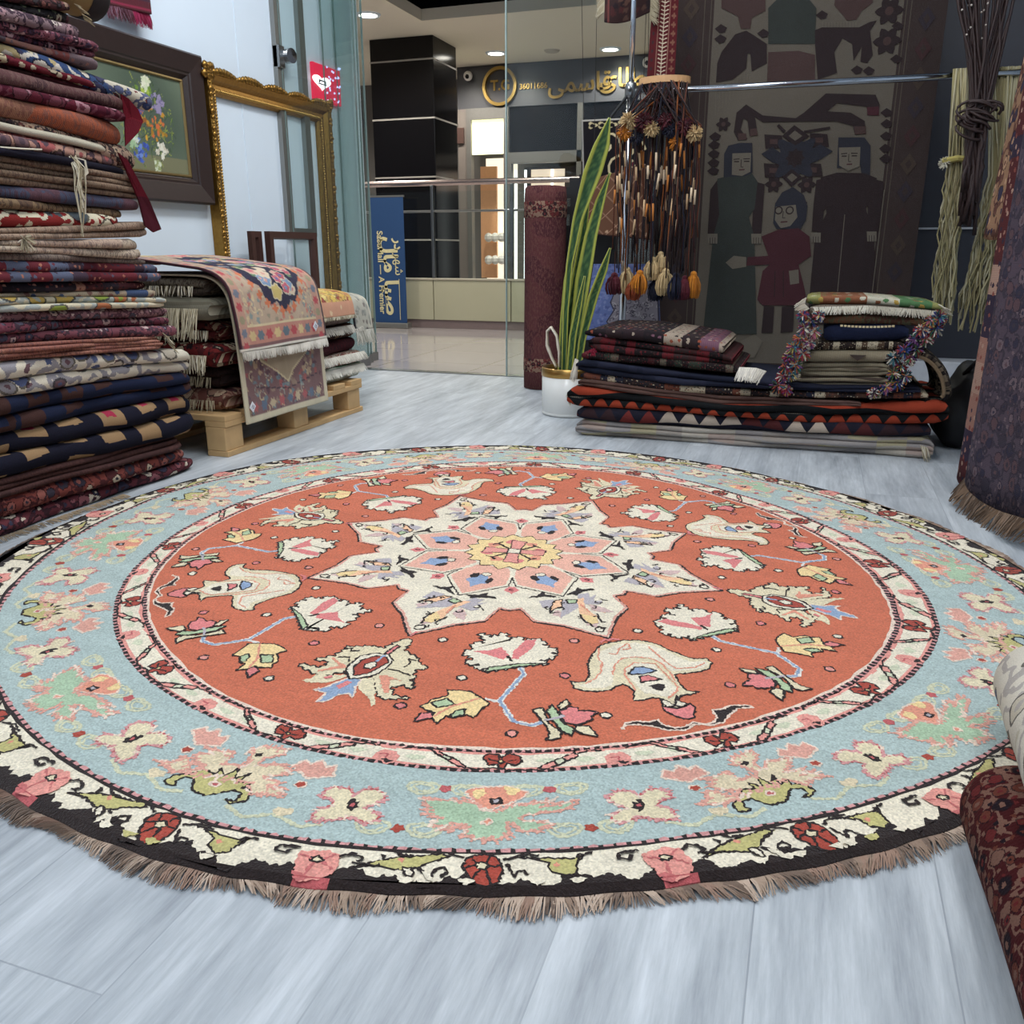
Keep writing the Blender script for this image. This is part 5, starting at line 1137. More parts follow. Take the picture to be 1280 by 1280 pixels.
# ---------------------------------------------------------------- pictures and frames on the left wall
XW = -2.6
def frame_profile(mb, y0, y1, z0, z1, wd, prof, x0):
    """mitred frame in the wall plane; prof: (inset from outer edge, height off the wall)"""
    vs = []; fs = []
    for (i_, h_) in prof:
        for (y, z, sy, sz) in ((y0, z0, 1, 1), (y1, z0, -1, 1), (y1, z1, -1, -1), (y0, z1, 1, -1)): vs.append((x0+h_, y+sy*i_, z+sz*i_))
    n_ = len(prof)
    for k in range(n_-1):
        for c in range(4): fs.append((k*4+c, k*4+(c+1) % 4, (k+1)*4+(c+1) % 4, (k+1)*4+c))
    mb.add(vs, fs)
e = thing('framed_painting', 'flower painting in a wide dark brown frame on the white wall behind the stack', 'painting', (XW, 3.0, .83))
FY0, FY1, FZ0, FZ1 = 2.56, 3.385, .842, 1.437
m = MB(); frame_profile(m, FY0, FY1, FZ0, FZ1, .1, [(0, .002), (0, .040), (.008, .048), (.075, .036), (.08, .030), (.088, .030), (.10, .014), (.115, .010)], XW); m.build('frame', plain('dark_brown_wood', (52, 40, 38), .35, var=.2, vscale=60), e)
m = MB(); frame_profile(m, FY0+.105, FY1-.105, FZ0+.105, FZ1-.105, .02, [(0, .010), (.002, .017), (.008, .018), (.012, .010)], XW); m.build('gilt_slip', plain('dull_gilt', (150, 128, 84), .4, .7), e)
cw, ch = FY1-FY0-.23, FZ1-FZ0-.23; cv = Canvas(cw, ch, 150, 100, (78, 92, 78)); rr = random.Random(21)
sm = np.sin(cv.X*9+1)*.5+np.sin(cv.Y*11+cv.X*5)*.5; tgt = np.array(lin((132, 146, 120)))
cv.C += (tgt-cv.C)*np.clip(sm*.5+.35, 0, 1)[..., None]*.8
cv.rect(0, cw, 0, .06, (120, 120, 92))
bx, by = cw*.62, ch*.48
for _ in range(240):
    a, q = rr.uniform(0, 6.28), math.sqrt(rr.random()); x, y = bx+q*.16*math.cos(a), by+q*.17*math.sin(a)
    cv.line([(x, y), (x+rr.uniform(-.02, .02), y+rr.uniform(-.02, .03))], .003, rr.choice([(70, 96, 50), (120, 140, 60), (150, 160, 70), (50, 70, 44)]))
for (dx, dy, s, cs) in ((-.03, .02, .05, [(196, 120, 50), (206, 160, 60), (150, 90, 40)]), (.05, .0, .06, [(190, 140, 50), (206, 110, 60), (160, 120, 40)]), (-.02, .06, .02, [(84, 76, 140), (110, 96, 160)]), (-.05, -.10, .035, [(70, 100, 190), (110, 140, 206), (60, 80, 160)]), (.07, -.09, .028, [(224, 222, 206), (206, 200, 180)]), (.02, .15, .022, [(206, 214, 180), (224, 224, 200)]), (-.09, -.06, .03, [(206, 214, 200), (160, 190, 150)]), (0, .1, .04, [(170, 190, 80), (110, 140, 60)]), (.08, .08, .03, [(120, 110, 150), (150, 140, 170)]), (.04, -.15, .02, [(206, 214, 190), (150, 160, 110)])):
    for _ in range(26): cv.disc(bx+dx+rr.gauss(0, s*.5), by+dy+rr.gauss(0, s*.5), rr.uniform(.005, .011), rr.uniform(.005, .011), rr.choice(cs), .2, 5)
sheet('canvas', cv, lambda u, v: (XW+.009, FY0+.115+u, FZ0+.115+v), wool_attr('oil_paint', 300.0, .06, .2, .35, low=False), e, .004)
# ornate gilt frame
GILT = plain('old_gilt', (150, 112, 52), .32, .85, var=.35, vscale=70, bump=.5)
GY0, GY1, GZ0, GZ1 = 3.40, 4.42, .36, 1.385
e = thing('ornate_frame', 'empty gilded ornate frame hanging on the white wall beside the dark framed painting', 'frame', (XW, 3.9, GZ0))
m = MB(); frame_profile(m, GY0, GY1, GZ0, GZ1, .09, [(0, .002), (0, .05), (.012, .062), (.03, .050), (.045, .030), (.06, .034), (.075, .024), (.085, .012), (.085, .002)], XW); m.build('moulding', GILT, e)
m = MB()
def orn(y, z, s): 
    m.ball((XW+.055, y, z), s, 7, (.6, 1.1, .9), jit=.12)
for k in range(46):
    t_ = k/45; y = GY0+(GY1-GY0)*t_; hump = .014*abs(math.sin(t_*PI*5)); orn(y, GZ1-.008+hump, .014+.006*abs(math.sin(t_*PI*5))); orn(y, GZ0+.008, .013)
    z_ = GZ0+(GZ1-GZ0)*t_; orn(GY0+.012, z_, .013+.004*math.sin(k*1.7)); orn(GY1-.012, z_, .013+.004*math.sin(k*1.7))
for (y, z) in ((GY0, GZ1), (GY1, GZ1), (GY0, GZ0), (GY1, GZ0)):
    for k in range(9): orn(y+R.uniform(-.02, .03)*(1 if y == GY0 else -1), z+R.uniform(-.03, .02), .02)
m.build('carved_ornament', GILT, e, True)
m = MB()
for k in range(70):
    t_ = (k+.5)/70; y = GY0+.07+(GY1-GY0-.14)*t_; m.ball((XW+.030, y, GZ1-.066), .0075, 6); z_ = GZ0+.07+(GZ1-GZ0-.14)*t_; m.ball((XW+.030, GY0+.066, z_), .0075, 6); m.ball((XW+.030, GY1-.066, z_), .0075, 6)
m.build('bead_row', plain('bright_gilt', (184, 146, 80), .28, .9, var=.2, vscale=60), e, True)
BRW = plain('walnut', (70, 44, 38), .45, var=.2, vscale=40)
a = on_x(330, 289, -2.50); b = on_x(318, 289, -2.52)
m = MB(); frame_profile(m, a.y, a.y+.42, .28, a.z, .04, [(0, 0), (0, .03), (.03, .03), (.036, .015), (.036, 0)], -2.50); tag(m.build('picture_frame', BRW), 'empty thin walnut frame standing behind the draped rugs, right one', 'frame')
m = MB(); frame_profile(m, b.y-.045, b.y+.035, .26, b.z, .04, [(0, 0), (0, .025), (.026, .025), (.03, 0)], -2.53); tag(m.build('picture_frame', BRW), 'second walnut frame, only its edge showing left of the empty thin one', 'frame')
# red bag hanging high on the wall
a, b = on_x(128, -12, -2.55), on_x(187, 14, -2.55)
e = thing('hanging_textile', 'dark red striped textile with pink fringe hanging high above the dark framed painting', 'textile', (-2.57, (a.y+b.y)/2, b.z))
cv = Canvas(b.y-a.y, .30, 60, 50, (84, 26, 38))
for k in range(9): cv.rect(0, 1, .01+k*.032, .016+k*.032, [(140, 36, 66), (60, 40, 60), (110, 60, 56)][k % 3])
za = on_x(130, 4, -2.55).z; zb = on_x(187, 18, -2.55).z; Wd = b.y-a.y
sheet('woven_face', cv, lambda u, v: (-2.545-.004*math.sin(u*20), a.y+u, za+(zb-za)*u/Wd+v), WC, e, .012)
fringe_part(e, [(-2.55, a.y, za), (-2.55, a.y+Wd*.6, za+(zb-za)*.6)], Vector((0, .25, -1)).normalized(), .045, 700, .0014, [lin((110, 50, 70)), lin((150, 110, 130)), lin((96, 40, 56))])
fringe_part(e, [(-2.55, a.y+Wd*.6, za+(zb-za)*.6), (-2.55, b.y, zb)], Vector((0, .3, -1)).normalized(), .05, 900, .0016, [lin((190, 40, 96)), lin((160, 30, 80))], 'pink_fringe')
# ---------------------------------------------------------------- standing rolled carpet, plant
e = thing('rolled_carpet', 'upright rolled dark red carpet standing left of the snake plant', 'carpet', (-1.232, 4.06, 0))
def lathe_uv(name, m_, parent, prof, c0, n=40, jit=0.0, M=None, uscale=1.0):
    vs = []; uv = []; fs = []; L = 0
    for i, (r, z) in enumerate(prof):
        if i: L += math.hypot(r-prof[i-1][0], z-prof[i-1][1])
        for k in range(n+1):
            a = 2*PI*k/n; q = Vector((r*math.cos(a), r*math.sin(a), z)); q = (M @ q) if M is not None else q+Vector(c0)
            vs.append(q); uv.append((a*.1*uscale, L))
    for i in range(len(prof)-1):
        for k in range(n): a0 = i*(n+1)+k; fs.append((a0, a0+1, a0+n+2, a0+n+1))
    return obj(name, vs, fs, m_, parent, True, uvs=uv)
TB = (on_x(112, 100, XS-.028), on_x(186, 130, XS-.006)); TL = (TB[1]-TB[0]).length
o = lathe_uv('rolled_end', textile('pale_end', (200, 190, 168), [(56, 72, 120), (120, 60, 60), (90, 96, 130)], 'floral', 16, seed=5, fill=.22, knot=.002), STK[5][0], [(.004, 0), (.017, .05), (.021, TL*.6), (.022, TL*.9), (.018, TL*.98), (.001, TL)], (0, 0, 0), 24, M=Matrix.Translation(TB[0]) @ (TB[1]-TB[0]).to_track_quat('Z', 'Y').to_matrix().to_4x4(), uscale=.3)
o['label'] = 'pale cream rolled end with blue flowers'
RC = textile('red_carpet_back', (110, 58, 60), [(90, 46, 52), (124, 78, 70)], 'ribbed', 34, rib=500, seed=3, outline=(60, 36, 40))
lathe_uv('roll', RC, e, [(.085, .0), (.098, .004), (.099, .1), (.097, .5), (.099, .87), (.096, .925), (.088, .932)], (-1.232, 4.06, 0))
BND = textile('carpet_band', (150, 116, 96), [(96, 40, 46), (60, 40, 44), (120, 50, 50)], 'floral', 30, seed=2)
for z0, z1 in ((.085, .150), (.795, .865)):
    lathe_uv('patterned_band', BND, e, [(.0995, z0), (.1002, z0+.002), (.1002, z1-.002), (.0995, z1)], (-1.232, 4.06, 0))
m = MB(); pts = []
for k in range(90): a = k*.42; r_ = .094-.085*k/90; pts.append((-1.232+r_*math.cos(a), 4.06+r_*math.sin(a), .930))
m.tube(pts, .0042, 5); m.build('rolled_end', plain('roll_end', (70, 34, 40), .95), e)
PC = Vector((-.925, 3.42, 0))
e = thing('snake_plant', 'tall snake plant in a white pot with a gold rim left of the folded kilims', 'plant', tuple(PC))
pot = MB(); pot.lathe([(.0, .0), (.108, .0), (.113, .004), (.114, .012), (.112, .014), (.114, .017), (.115, .19), (.106, .19), (.104, .15), (0, .15)], tuple(PC), 40); po = pot.build('pot', plain('white_ceramic', (226, 226, 222), .2, var=.02), e, True)
m = MB(); m.lathe([(.1155, .158), (.117, .160), (.117, .191), (.113, .194), (.104, .192), (.104, .160)], tuple(PC), 40, cap=False); m.build('gold_rim', plain('brushed_gold', (176, 138, 78), .28, .9, var=.08), po, True)
m = MB(); m.lathe([(0, .152), (.104, .152)], tuple(PC), 24); m.build('soil', plain('soil', (60, 46, 36), .95, var=.4), e)
m = MB(); hp = [on_y(x, y, 3.36) for x, y in ((699, 458), (699, 440), (696, 420), (689, 409), (684, 414), (684, 432), (690, 448), (695, 458))]
hh_ = []
for i in range(len(hp)-1):
    for k in range(4): hh_.append(hp[i].lerp(hp[i+1], k/4))
hh_.append(hp[-1]); vs = []; fs = []
for i, p in enumerate(hh_):
    c = on_y(692, 434, 3.36); d = (p-c); d.y = 0; d.normalize()
    for (q, y) in ((.004, -.012), (.004, .012), (-.004, .012), (-.004, -.012)): vs.append(p+d*q+Vector((0, y, 0)))
for i in range(len(hh_)-1):
    for q in range(4): fs.append((i*4+q, i*4+(q+1) % 4, i*4+4+(q+1) % 4, i*4+4+q))
m.add(vs, fs); o = m.build('loop_handle', plain('ivory_enamel', (218, 208, 190), .3), po, True); o['label'] = 'ivory loop handle standing above the pot rim'
LEAF = wool_attr('leaf', 120.0, .12, .1, .38, low=False)
LV = [([(705, 458), (707, 390), (712, 330), (722, 275), (741, 215), (752, 182), (762, 147)], [3.5, 4, 4.5, 7, 13, 11, 1], 3.40, .3),
 ([(714, 460), (720, 410), (728, 350), (738, 295), (750, 250), (762, 216)], [7, 10, 12, 10, 7, 1], 3.44, -.2),
 ([(721, 460), (728, 425), (742, 370), (754, 338), (763, 310)], [4, 5, 7, 6, 1], 3.38, .4),
 ([(700, 459), (704, 400), (708, 350), (713, 310)], [5, 6, 5, 1], 3.42, -.4),
 ([(707, 459), (713, 400), (722, 340), (730, 290), (737, 240)], [6, 8, 7, 5, 1], 3.47, .5),
 ([(711, 460), (716, 420), (724, 380), (731, 345)], [4, 5, 4, 1], 3.36, .2)]
for pts, wd, Y, tw in LV:
    cs = [on_y(x, y, Y) for x, y in pts]; T_ = np.linspace(0, 1, len(cs)); n_ = 46; vs = []; fs = []; cl = []
    cs[0].z = .14; cs[0].x = min(max(cs[0].x, PC.x-.07), PC.x+.07)
    for i in range(n_):
        t_ = i/(n_-1); p = Vector([float(np.interp(t_, T_, [c[q] for c in cs])) for q in range(3)]); hw = float(np.interp(t_, T_, wd))*.0027
        yy = Vector((math.cos(tw), math.sin(tw), 0)); nn = Vector((math.sin(tw), -math.cos(tw), 0))
        for k in range(9):
            s_ = (k-4)/4; vs.append(p+yy*hw*s_+nn*(-.25*hw*(1-s_*s_)))
            ed = abs(s_) > .7
            band = math.sin(t_*120+s_*5+2*math.sin(t_*37))
            cl.append(lin((168, 172, 78)) if ed else lin((46, 76, 50) if band > -.3 else (78, 106, 64)))
    for i in range(n_-1):
        for k in range(8): fs.append((i*9+k, i*9+k+1, i*9+k+10, i*9+k+9))
    o = obj('leaf', vs, fs, LEAF, e, True, pcols=cl)
    sm_ = o.modifiers.new('thick', 'SOLIDIFY'); sm_.thickness = .004
# ---------------------------------------------------------------- chrome rail
e = thing('clothes_rail', 'chrome stand with a tall pole and crossbar in front of the dark pictorial kilim', 'rack', (-.80, 3.86, 0))
pb = on_y(778, 408, 3.86); pt_ = on_y(792, 0, 3.86); xx = (pb.x+pt_.x)/2
m = MB(); m.tube([(xx, 3.86, 0), (xx, 3.86, 1.30)], .016, 16); m.tube([(xx, 3.86, 1.28), (xx, 3.86, 1.95)], .011, 14); m.build('pole', CHROME, e, True)
m = MB(); m.lathe([(.0, 0), (.14, 0), (.14, .012), (.03, .02), (.018, .03)], (xx, 3.86, 0), 28); m.build('base', CHROME, e, True)
q = on_y(787, 113, 3.86)
m = MB(); m.lathe([(.02, -.03), (.024, -.02), (.024, .02), (.02, .03)], (xx, 3.86, q.z), 16); m.tube([(xx, 3.84, q.z), (xx, 3.82, q.z)], .01, 10); m.build('clamp', STEEL, e, True)
for s_ in ((-.075, -.10), (.02, -.12)):
    m = MB(); m.tube([(xx, 3.845, q.z-.01), (xx+s_[0], 3.84, q.z+s_[1])], .006, 8); m.build('brace', plain('black_rod', (24, 24, 26), .4), e)
b0, b1 = on_y(855, 112, 3.90), on_y(1188, 95, 3.90)
m = MB(); m.tube([(xx+.0, 3.885, b0.z+.002), (b0.x, 3.90, b0.z), (b1.x+.28, 3.90, b1.z-.002)], .013, 14); m.build('crossbar', CHROME, e, True)
m = MB(); m.tube([(xx, 3.86, 1.93), (xx, 4.04, 1.93)], .010, 10); m.tube([(-1.16, 4.04, 1.93), (-.58, 4.04, 1.93)], .010, 10); m.build('top_arm', CHROME, e, True)
CORD = plain('thin_cord', (40, 34, 34), .9)
def hang_cord(p, parent):
    m = MB(); m.tube([p, (p[0], 4.04, 1.93)], .0012, 5); m.build('hanging_cord', CORD, parent)
# maroon strip with cream chevrons
Yk = 4.02; A, B, C_, D = on_y(818, -30, Yk), on_y(850, -30, Yk), on_y(843, 103, Yk), on_y(808, 103, Yk)
cv = Canvas(.125, .6, 40, 180, (84, 28, 32))
for k in range(26): 
    y = .015+k*.023; cv.line([(.045, y+.010), (.062, y), (.079, y+.010)], .005, (206, 190, 166)); 
cv.line([(.062, 0), (.062, .6)], .004, (206, 190, 166)); cv.line([(.036, 0), (.036, .6)], .003, (150, 110, 96)); cv.line([(.088, 0), (.088, .6)], .003, (150, 110, 96))
for k in range(12): cv.disc(.107, .03+k*.05, .009, .014, (120, 80, 66), .3, 4); cv.disc(.016, .03+k*.05, .006, .01, (60, 40, 44))
e = thing('woven_band', 'maroon woven band with a cream chevron spine hanging beside the chrome pole', 'textile', tuple((C_+D)/2))
def quad_fn(a, b, c, d, w, h): return lambda u, v: tuple((d.lerp(c, u/w)).lerp(a.lerp(b, u/w), v/h))
sheet('weave', cv, quad_fn(A, B, C_, D, .125, .6), WC, e, .004); hang_cord((A+B)/2, e)
# dark bag with cream fringe, high up
a, b = on_y(757, -40, 4.0), on_y(812, 26, 4.0)
e = thing('hanging_bag', 'dark brown woven bag with cream side fringes hanging at the top behind the pole', 'bag', (-.9, 4.0, b.z))
cv = Canvas(b.x-a.x, a.z-b.z, 50, 50, (50, 32, 32)); rr = random.Random(31); cv.sprinkle(60, [(70, 36, 36), (80, 56, 48), (36, 26, 30)], .008, .014, rr=rr); cv.rect(.012, .022, 0, 1, (110, 60, 56))
zc_ = on_y(775, 30, 4.0).z
sheet('weave', cv, lambda u, v: (a.x+u, 4.0-.02*math.sin(PI*u/cv.w)*math.sin(min(1, v/.1)*PI/2), b.z+.035*(1-math.sin(PI*min(1, .25+u/cv.w*.75)))+v), WC, e, .012)
fringe_part(e, [(a.x, 4.0, b.z+.05), (a.x, 4.0, a.z)], Vector((-.75, 0, -.65)).normalized(), .045, 700, .002)
fringe_part(e, [(b.x, 4.0, b.z+.01), (b.x+.004, 4.0, a.z)], Vector((.75, 0, -.65)).normalized(), .045, 700, .002)
# tassel hanging
YT = 3.74; t0, t1 = on_y(799, 104, YT), on_y(863, 104, YT); tz = t0.z
e = thing('tassel_hanging', 'large cascade of rust, navy and gold yarn tassels hanging from a half-round wooden bar', 'hanging', ((t0.x+t1.x)/2, YT, tz))
m = MB(); half = [(t0.x, 0), (t1.x, 0)]; cxm = (t0.x+t1.x)/2; rad = (t1.x-t0.x)/2
poly = [(cxm+rad*math.cos(a_), YT-rad*.7*math.sin(a_)) for a_ in np.linspace(0, PI, 14)]; m.prism(poly, tz-.012, tz+.012, 'Z'); m.build('wooden_bar', plain('light_wood', (206, 160, 112), .5, var=.15), e)
YC = [lin(c) for c in ((90, 48, 34), (130, 74, 38), (34, 26, 30), (56, 26, 30), (28, 28, 42), (50, 34, 32), (40, 28, 30))]
YL = [lin(c) for c in ((214, 180, 140), (190, 120, 60), (224, 200, 170))]
def swirl(top, bot, n_=5, w=.012):
    return [top.lerp(bot, k/n_)+Vector((R.uniform(-w, w), R.uniform(-w, w), 0))*(1 if 0 < k < n_ else .2) for k in range(n_+1)]
xl, xr_ = on_y(772, 200, YT).x, on_y(876, 200, YT).x
zb_ = on_y(820, 345, YT).z
for j in range(84):
    a_ = R.uniform(0, PI); tp = Vector((cxm+rad*.95*math.cos(a_), YT-rad*.65*math.sin(a_), tz)); sp = R.uniform(-1, 1)
    mid = Vector((xl+(xr_-xl)*(sp*.5+.5)+R.uniform(-.01, .01), YT-R.uniform(-.03, .09), tz-.17)); bt = Vector((mid.x+R.uniform(-.02, .02), mid.y, zb_+R.uniform(-.02, .16)))
    pts = [tp, tp.lerp(mid, .5)+Vector((0, -.01, 0))]+swirl(mid, bt, 6, .006); m = MB(); m.tube(pts, .0030, 5, c=R.choice(YC)); 
    k = 0
    for _ in range(1 if j % 3 else 2):
        f0 = R.uniform(.2, .85); i0 = 2+int(f0*5); q0, q1 = pts[i0], pts[min(i0+1, len(pts)-1)]; m.tube([q0, q0.lerp(q1, .7)], .0044, 6, c=R.choice(YL if R.random() < .75 else YC))
    m.build('cord', YARN, e, True)
PMC = {'cream': (206, 178, 132), 'gold': (196, 122, 40), 'wine': (84, 30, 40), 'navy': (30, 32, 52), 'rust': (140, 64, 36)}
def pompom(p, r_, c, parent, n_=130, name='pompom'):
    m = MB(); base_ = lin(c)
    m.ball(p, r_*.55, 8, c=tuple(v*.6 for v in base_[:3])+(1,))
    for _ in range(n_):
        d = Vector((R.gauss(0, 1), R.gauss(0, 1), R.gauss(0, 1))).normalized(); k = R.uniform(.7, 1.15); cc = tuple(min(1, v*k) for v in base_[:3])+(1,)
        m.tube([p+d*r_*.3, p+d*r_*R.uniform(.85, 1.08)+Vector((0, 0, -r_*.12))], [r_*.09, r_*.05], 4, c=cc, cap=False)
    return m.build(name, YARN, parent)
for (x, y, r_, c) in ((786, 150, .038, 'cream'), (780, 166, .030, 'gold'), (805, 152, .040, 'wine'), (814, 160, .034, 'cream'), (832, 150, .034, 'wine'), (838, 162, .030, 'navy'), (856, 158, .038, 'wine'), (868, 166, .034, 'cream'), (844, 178, .028, 'gold'), (796, 172, .026, 'navy')):
    pompom(on_y(x, y, YT-.07), r_, PMC[c], e)
def tassel(p, L, r_, c, parent):
    m = MB(); b_ = lin(c); m.ball(p, r_*.45, 8, c=b_)
    for _ in range(90):
        a_ = R.uniform(0, 6.28); q = math.sqrt(R.random()); k = R.uniform(.65, 1.2); d = Vector((math.cos(a_)*q, math.sin(a_)*q, 0))
        q_ = R.uniform(.85, 1.1); m.tube([p+d*r_*.3, p+d*r_*.75+Vector((0, 0, -L*.16)), p+d*r_*1.05*q_+Vector((0, 0, -L*.40)), p+d*r_*1.1*q_+Vector((0, 0, -L*.64)), p+d*r_*.85*q_+Vector((0, 0, -L*R.uniform(.80, .98)))], [.0022, .0026, .0026, .0024, .0016], 4, c=tuple(min(1, v*k) for v in b_[:3])+(1,), cap=False)
    t = m.build('tassel', YARN, parent)
    m = MB(); m.tube([p+Vector((0, 0, .10)), p], .0025, 5); m.tube([p+Vector((0, 0, -r_*.35)), p+Vector((0, 0, -r_*.5))], r_*.42, 10); m.build('tassel_neck', plain('dark_cord', (70, 40, 34), .9), t)
for (x, y, L_, r_, c) in ((768, 345, .08, .036, 'wine'), (784, 338, .10, .034, 'cream'), (800, 342, .09, .036, 'gold'), (792, 352, .08, .03, 'rust'), (816, 325, .085, .032, 'cream'), (832, 340, .10, .038, 'cream'), (826, 318, .08, .03, 'cream'), (820, 350, .09, .03, 'navy'), (845, 345, .10, .032, 'navy'), (867, 343, .10, .032, 'gold'), (856, 348, .09, .028, 'wine')):
    tassel(on_y(x, y, YT-.03+R.uniform(-.03, .03)), L_, r_, PMC[c], e)
# black cloth with cream scrolls
Yb = 4.16; c00, c10, c11, c01 = on_y(729, 244, Yb), on_y(812, 246, Yb), on_y(812, 146, Yb), on_y(727, 150, Yb)
cv = Canvas(.31, .33, 120, 120, (22, 19, 24)); rr = random.Random(41)
for k in range(7): cv.disc(.05+.045*k, .305, .02, .012, (196, 180, 140), .3, 3); cv.disc(.05+.045*k, .303, .013, .008, (22, 19, 24))
for (cx_, cy_, s_) in ((.22, .20, .07), (.17, .11, .08), (.26, .08, .06), (.12, .22, .06)):
    cv.line([(cx_+s_*(1-k/14)*math.cos(k*.55), cy_+s_*(1-k/14)*math.sin(k*.55)) for k in range(12)], .010, (206, 190, 150))
cv.disc(.225, .12, .026, .026, (96, 40, 50), .25, 6); cv.disc(.225, .12, .010, .010, (206, 180, 140)); cv.rect(0, .31, .322, .33, (176, 170, 160)); cv.rect(0, .006, 0, .33, (150, 146, 140))
e = thing('embroidered_cloth', 'black embroidered cloth with cream scrolls hanging behind the snake plant', 'textile', tuple((c00+c10)/2)); sheet('cloth', cv, quad_fn(c01, c11, c10, c00, .31, .33), WC, e, .006); hang_cord(c01+Vector((.01, 0, 0)), e); hang_cord(c11-Vector((.01, 0, 0)), e)
# brown lattice bag
Yb = 4.06; c00, c10, c11, c01 = on_y(728, 292, Yb), on_y(812, 300, Yb), on_y(806, 205, Yb), on_y(736, 225, Yb)
cv = Canvas(.30, .30, 70, 70, (110, 76, 58))
for k in range(-6, 12): cv.line([(k*.05, 0), (k*.05+.3, .3)], .003, (180, 140, 116)); cv.line([(k*.05, .3), (k*.05+.3, 0)], .003, (180, 140, 116))
for k in range(7): cv.disc(.02+.045*k, .02, .007, .007, (196, 160, 130))
cv.rect(0, .30, 0, .006, (60, 40, 36)); 
e = thing('kilim_bag', 'brown flat-woven bag with pale diamond lattice hanging behind the tassels', 'bag', tuple((c00+c10)/2)); sheet('weave', cv, quad_fn(c01, c11, c10, c00, .30, .30), WC, e, .02); hang_cord(c01+Vector((.02, .01, 0)), e); hang_cord(c11-Vector((.02, -.01, 0)), e)
# black stepped stand
Yb = 4.24; outl = [(712, 222), (724, 222), (724, 218), (770, 218), (770, 420), (706, 420), (706, 282), (712, 282), (712, 268), (707, 268), (707, 258), (713, 258), (713, 248), (706, 248), (706, 234), (712, 234)]
m = MB(); m.prism([(on_y(x, y, Yb).x, 0 if y == 420 else on_y(x, y, Yb).z) for x, y in outl], Yb, Yb+.05); tag(m.build('display_board', plain('black_board', (16, 15, 17), .5)), 'black notched-edge board standing behind the snake plant', 'board')
# blue lace-patterned mat
Yb = 3.98; c00, c10, c11, c01 = on_y(728, 425, Yb), on_y(826, 425, Yb), on_y(822, 330, Yb), on_y(742, 330, Yb)
cv = Canvas(.34, .40, 130, 150, (98, 112, 162)); rr = random.Random(51)
cv.sprinkle(500, [(120, 132, 178), (84, 96, 146), (110, 120, 170)], .005, .01, rr=rr)
lace = [(.14, .03), (.30, .02), (.335, .10), (.335, .30), (.28, .33), (.22, .31), (.13, .27), (.11, .20), (.13, .16), (.10, .10)]
cv.poly(lace, (136, 130, 138)); mk = cv.mask(lace); inl = lambda x, y: bool(mk[min(149, int(y/.40*149)), min(129, int(x/.34*129))])
cv.curls(230, [(70, 64, 76), (84, 78, 90)], .014, .004, inl, rr); cv.curls(80, [(178, 172, 176)], .012, .003, inl, rr); cv.line(lace+[lace[0]], .006, (60, 58, 74))
e = thing('blue_mat', 'periwinkle blue mat with a grey lace medallion leaning behind the folded kilims', 'mat', tuple((c00+c10)/2)); sheet('face', cv, quad_fn(c01, c11, c10, c00, .34, .40), WC, e, .01)
m = MB(); p = on_y(736, 380, 3.99); m.box(p.x-.05, p.x-.035, 3.99, 4.0, .18, .62); m.build('grey_edge', plain('grey_edging', (110, 108, 112), .6), e)
# ---------------------------------------------------------------- pictorial kilim on the dark wall
YKI = 4.25
def kp(x, y): p = on_y(840+x/2.9091, y/2.9091, YKI); return p.x, p.z
KX0, KX1 = kp(8, 0)[0], kp(1006, 0)[0]; KZ0, KZ1 = .02, 1.95
m = MB()
GRD, BRN, DKM, GRN, RED_, BLU, SKN = [lin(c) for c in ((92, 85, 76), (56, 46, 44), (45, 36, 37), (50, 53, 50), (66, 37, 42), (44, 44, 51), (100, 93, 83))]
RSE, TAN_ = lin((68, 52, 50)), lin((78, 70, 62))
m.box(KX0, KX1, YKI, YKI+.008, KZ0, KZ1, c=BRN)
LAY = [0]
def kpoly(pts, c, raw=False):
    LAY[0] += 1; y = YKI-.0004-.00003*LAY[0]
    q = pts if raw else [kp(*p) for p in pts]
    m.add([(a, y, b) for a, b in q], [tuple(range(len(q)))], c)
def kline(pts, w, c):
    q = [kp(*p) for p in pts]
    for (x0, z0), (x1, z1) in zip(q, q[1:]):
        L = math.hypot(x1-x0, z1-z0) or 1; nx, nz = -(z1-z0)/L*w/2, (x1-x0)/L*w/2
        LAY[0] += .05; y = YKI-.0004-.00003*LAY[0]; m.add([(x0+nx, y, z0+nz), (x1+nx, y, z1+nz), (x1-nx, y, z1-nz), (x0-nx, y, z0-nz)], [(0, 1, 2, 3)], c)
def kdisc(x, y, r, c, lob=0, k=6, n_=24):
    cx_, cz_ = kp(x, y); s = r*.00135; kpoly([(cx_+s*(1+lob*math.cos(k*t_))*math.cos(t_), cz_+s*(1+lob*math.cos(k*t_))*math.sin(t_)) for t_ in np.linspace(0, 2*PI, n_, endpoint=False)], c, True)
PXa, PXb = kp(155, 0)[0], kp(845, 0)[0]
kpoly([(PXa, KZ0+.12), (PXb, KZ0+.12), (PXb, KZ1-.1), (PXa, KZ1-.1)], GRD, True)
for X_ in (PXa-.012, PXb+.012, PXa-.04, PXb+.03): kpoly([(X_-.002, KZ0+.05), (X_+.002, KZ0+.05), (X_+.002, KZ1), (X_-.002, KZ1)], TAN_, True)
rr = random.Random(77)
for side in ((KX0+.03, PXa-.05), (PXb+.05, KX1-.03)):
    for k in range(16):
        z_ = KZ0+.1+k*.11; x_ = (side[0]+side[1])/2; s = (side[1]-side[0])*.38
        kpoly([(x_-s, z_), (x_, z_+.045), (x_+s, z_), (x_, z_-.045)], (lin((62, 42, 43)), lin((50, 44, 50)), lin((66, 55, 48)))[k % 3], True); kpoly([(x_-s*.4, z_), (x_, z_+.02), (x_+s*.4, z_), (x_, z_-.02)], BRN, True)
kpoly([(180, 30), (240, 60), (250, 105), (285, 105), (290, 65), (340, 40), (340, -60), (180, -60)], RSE)
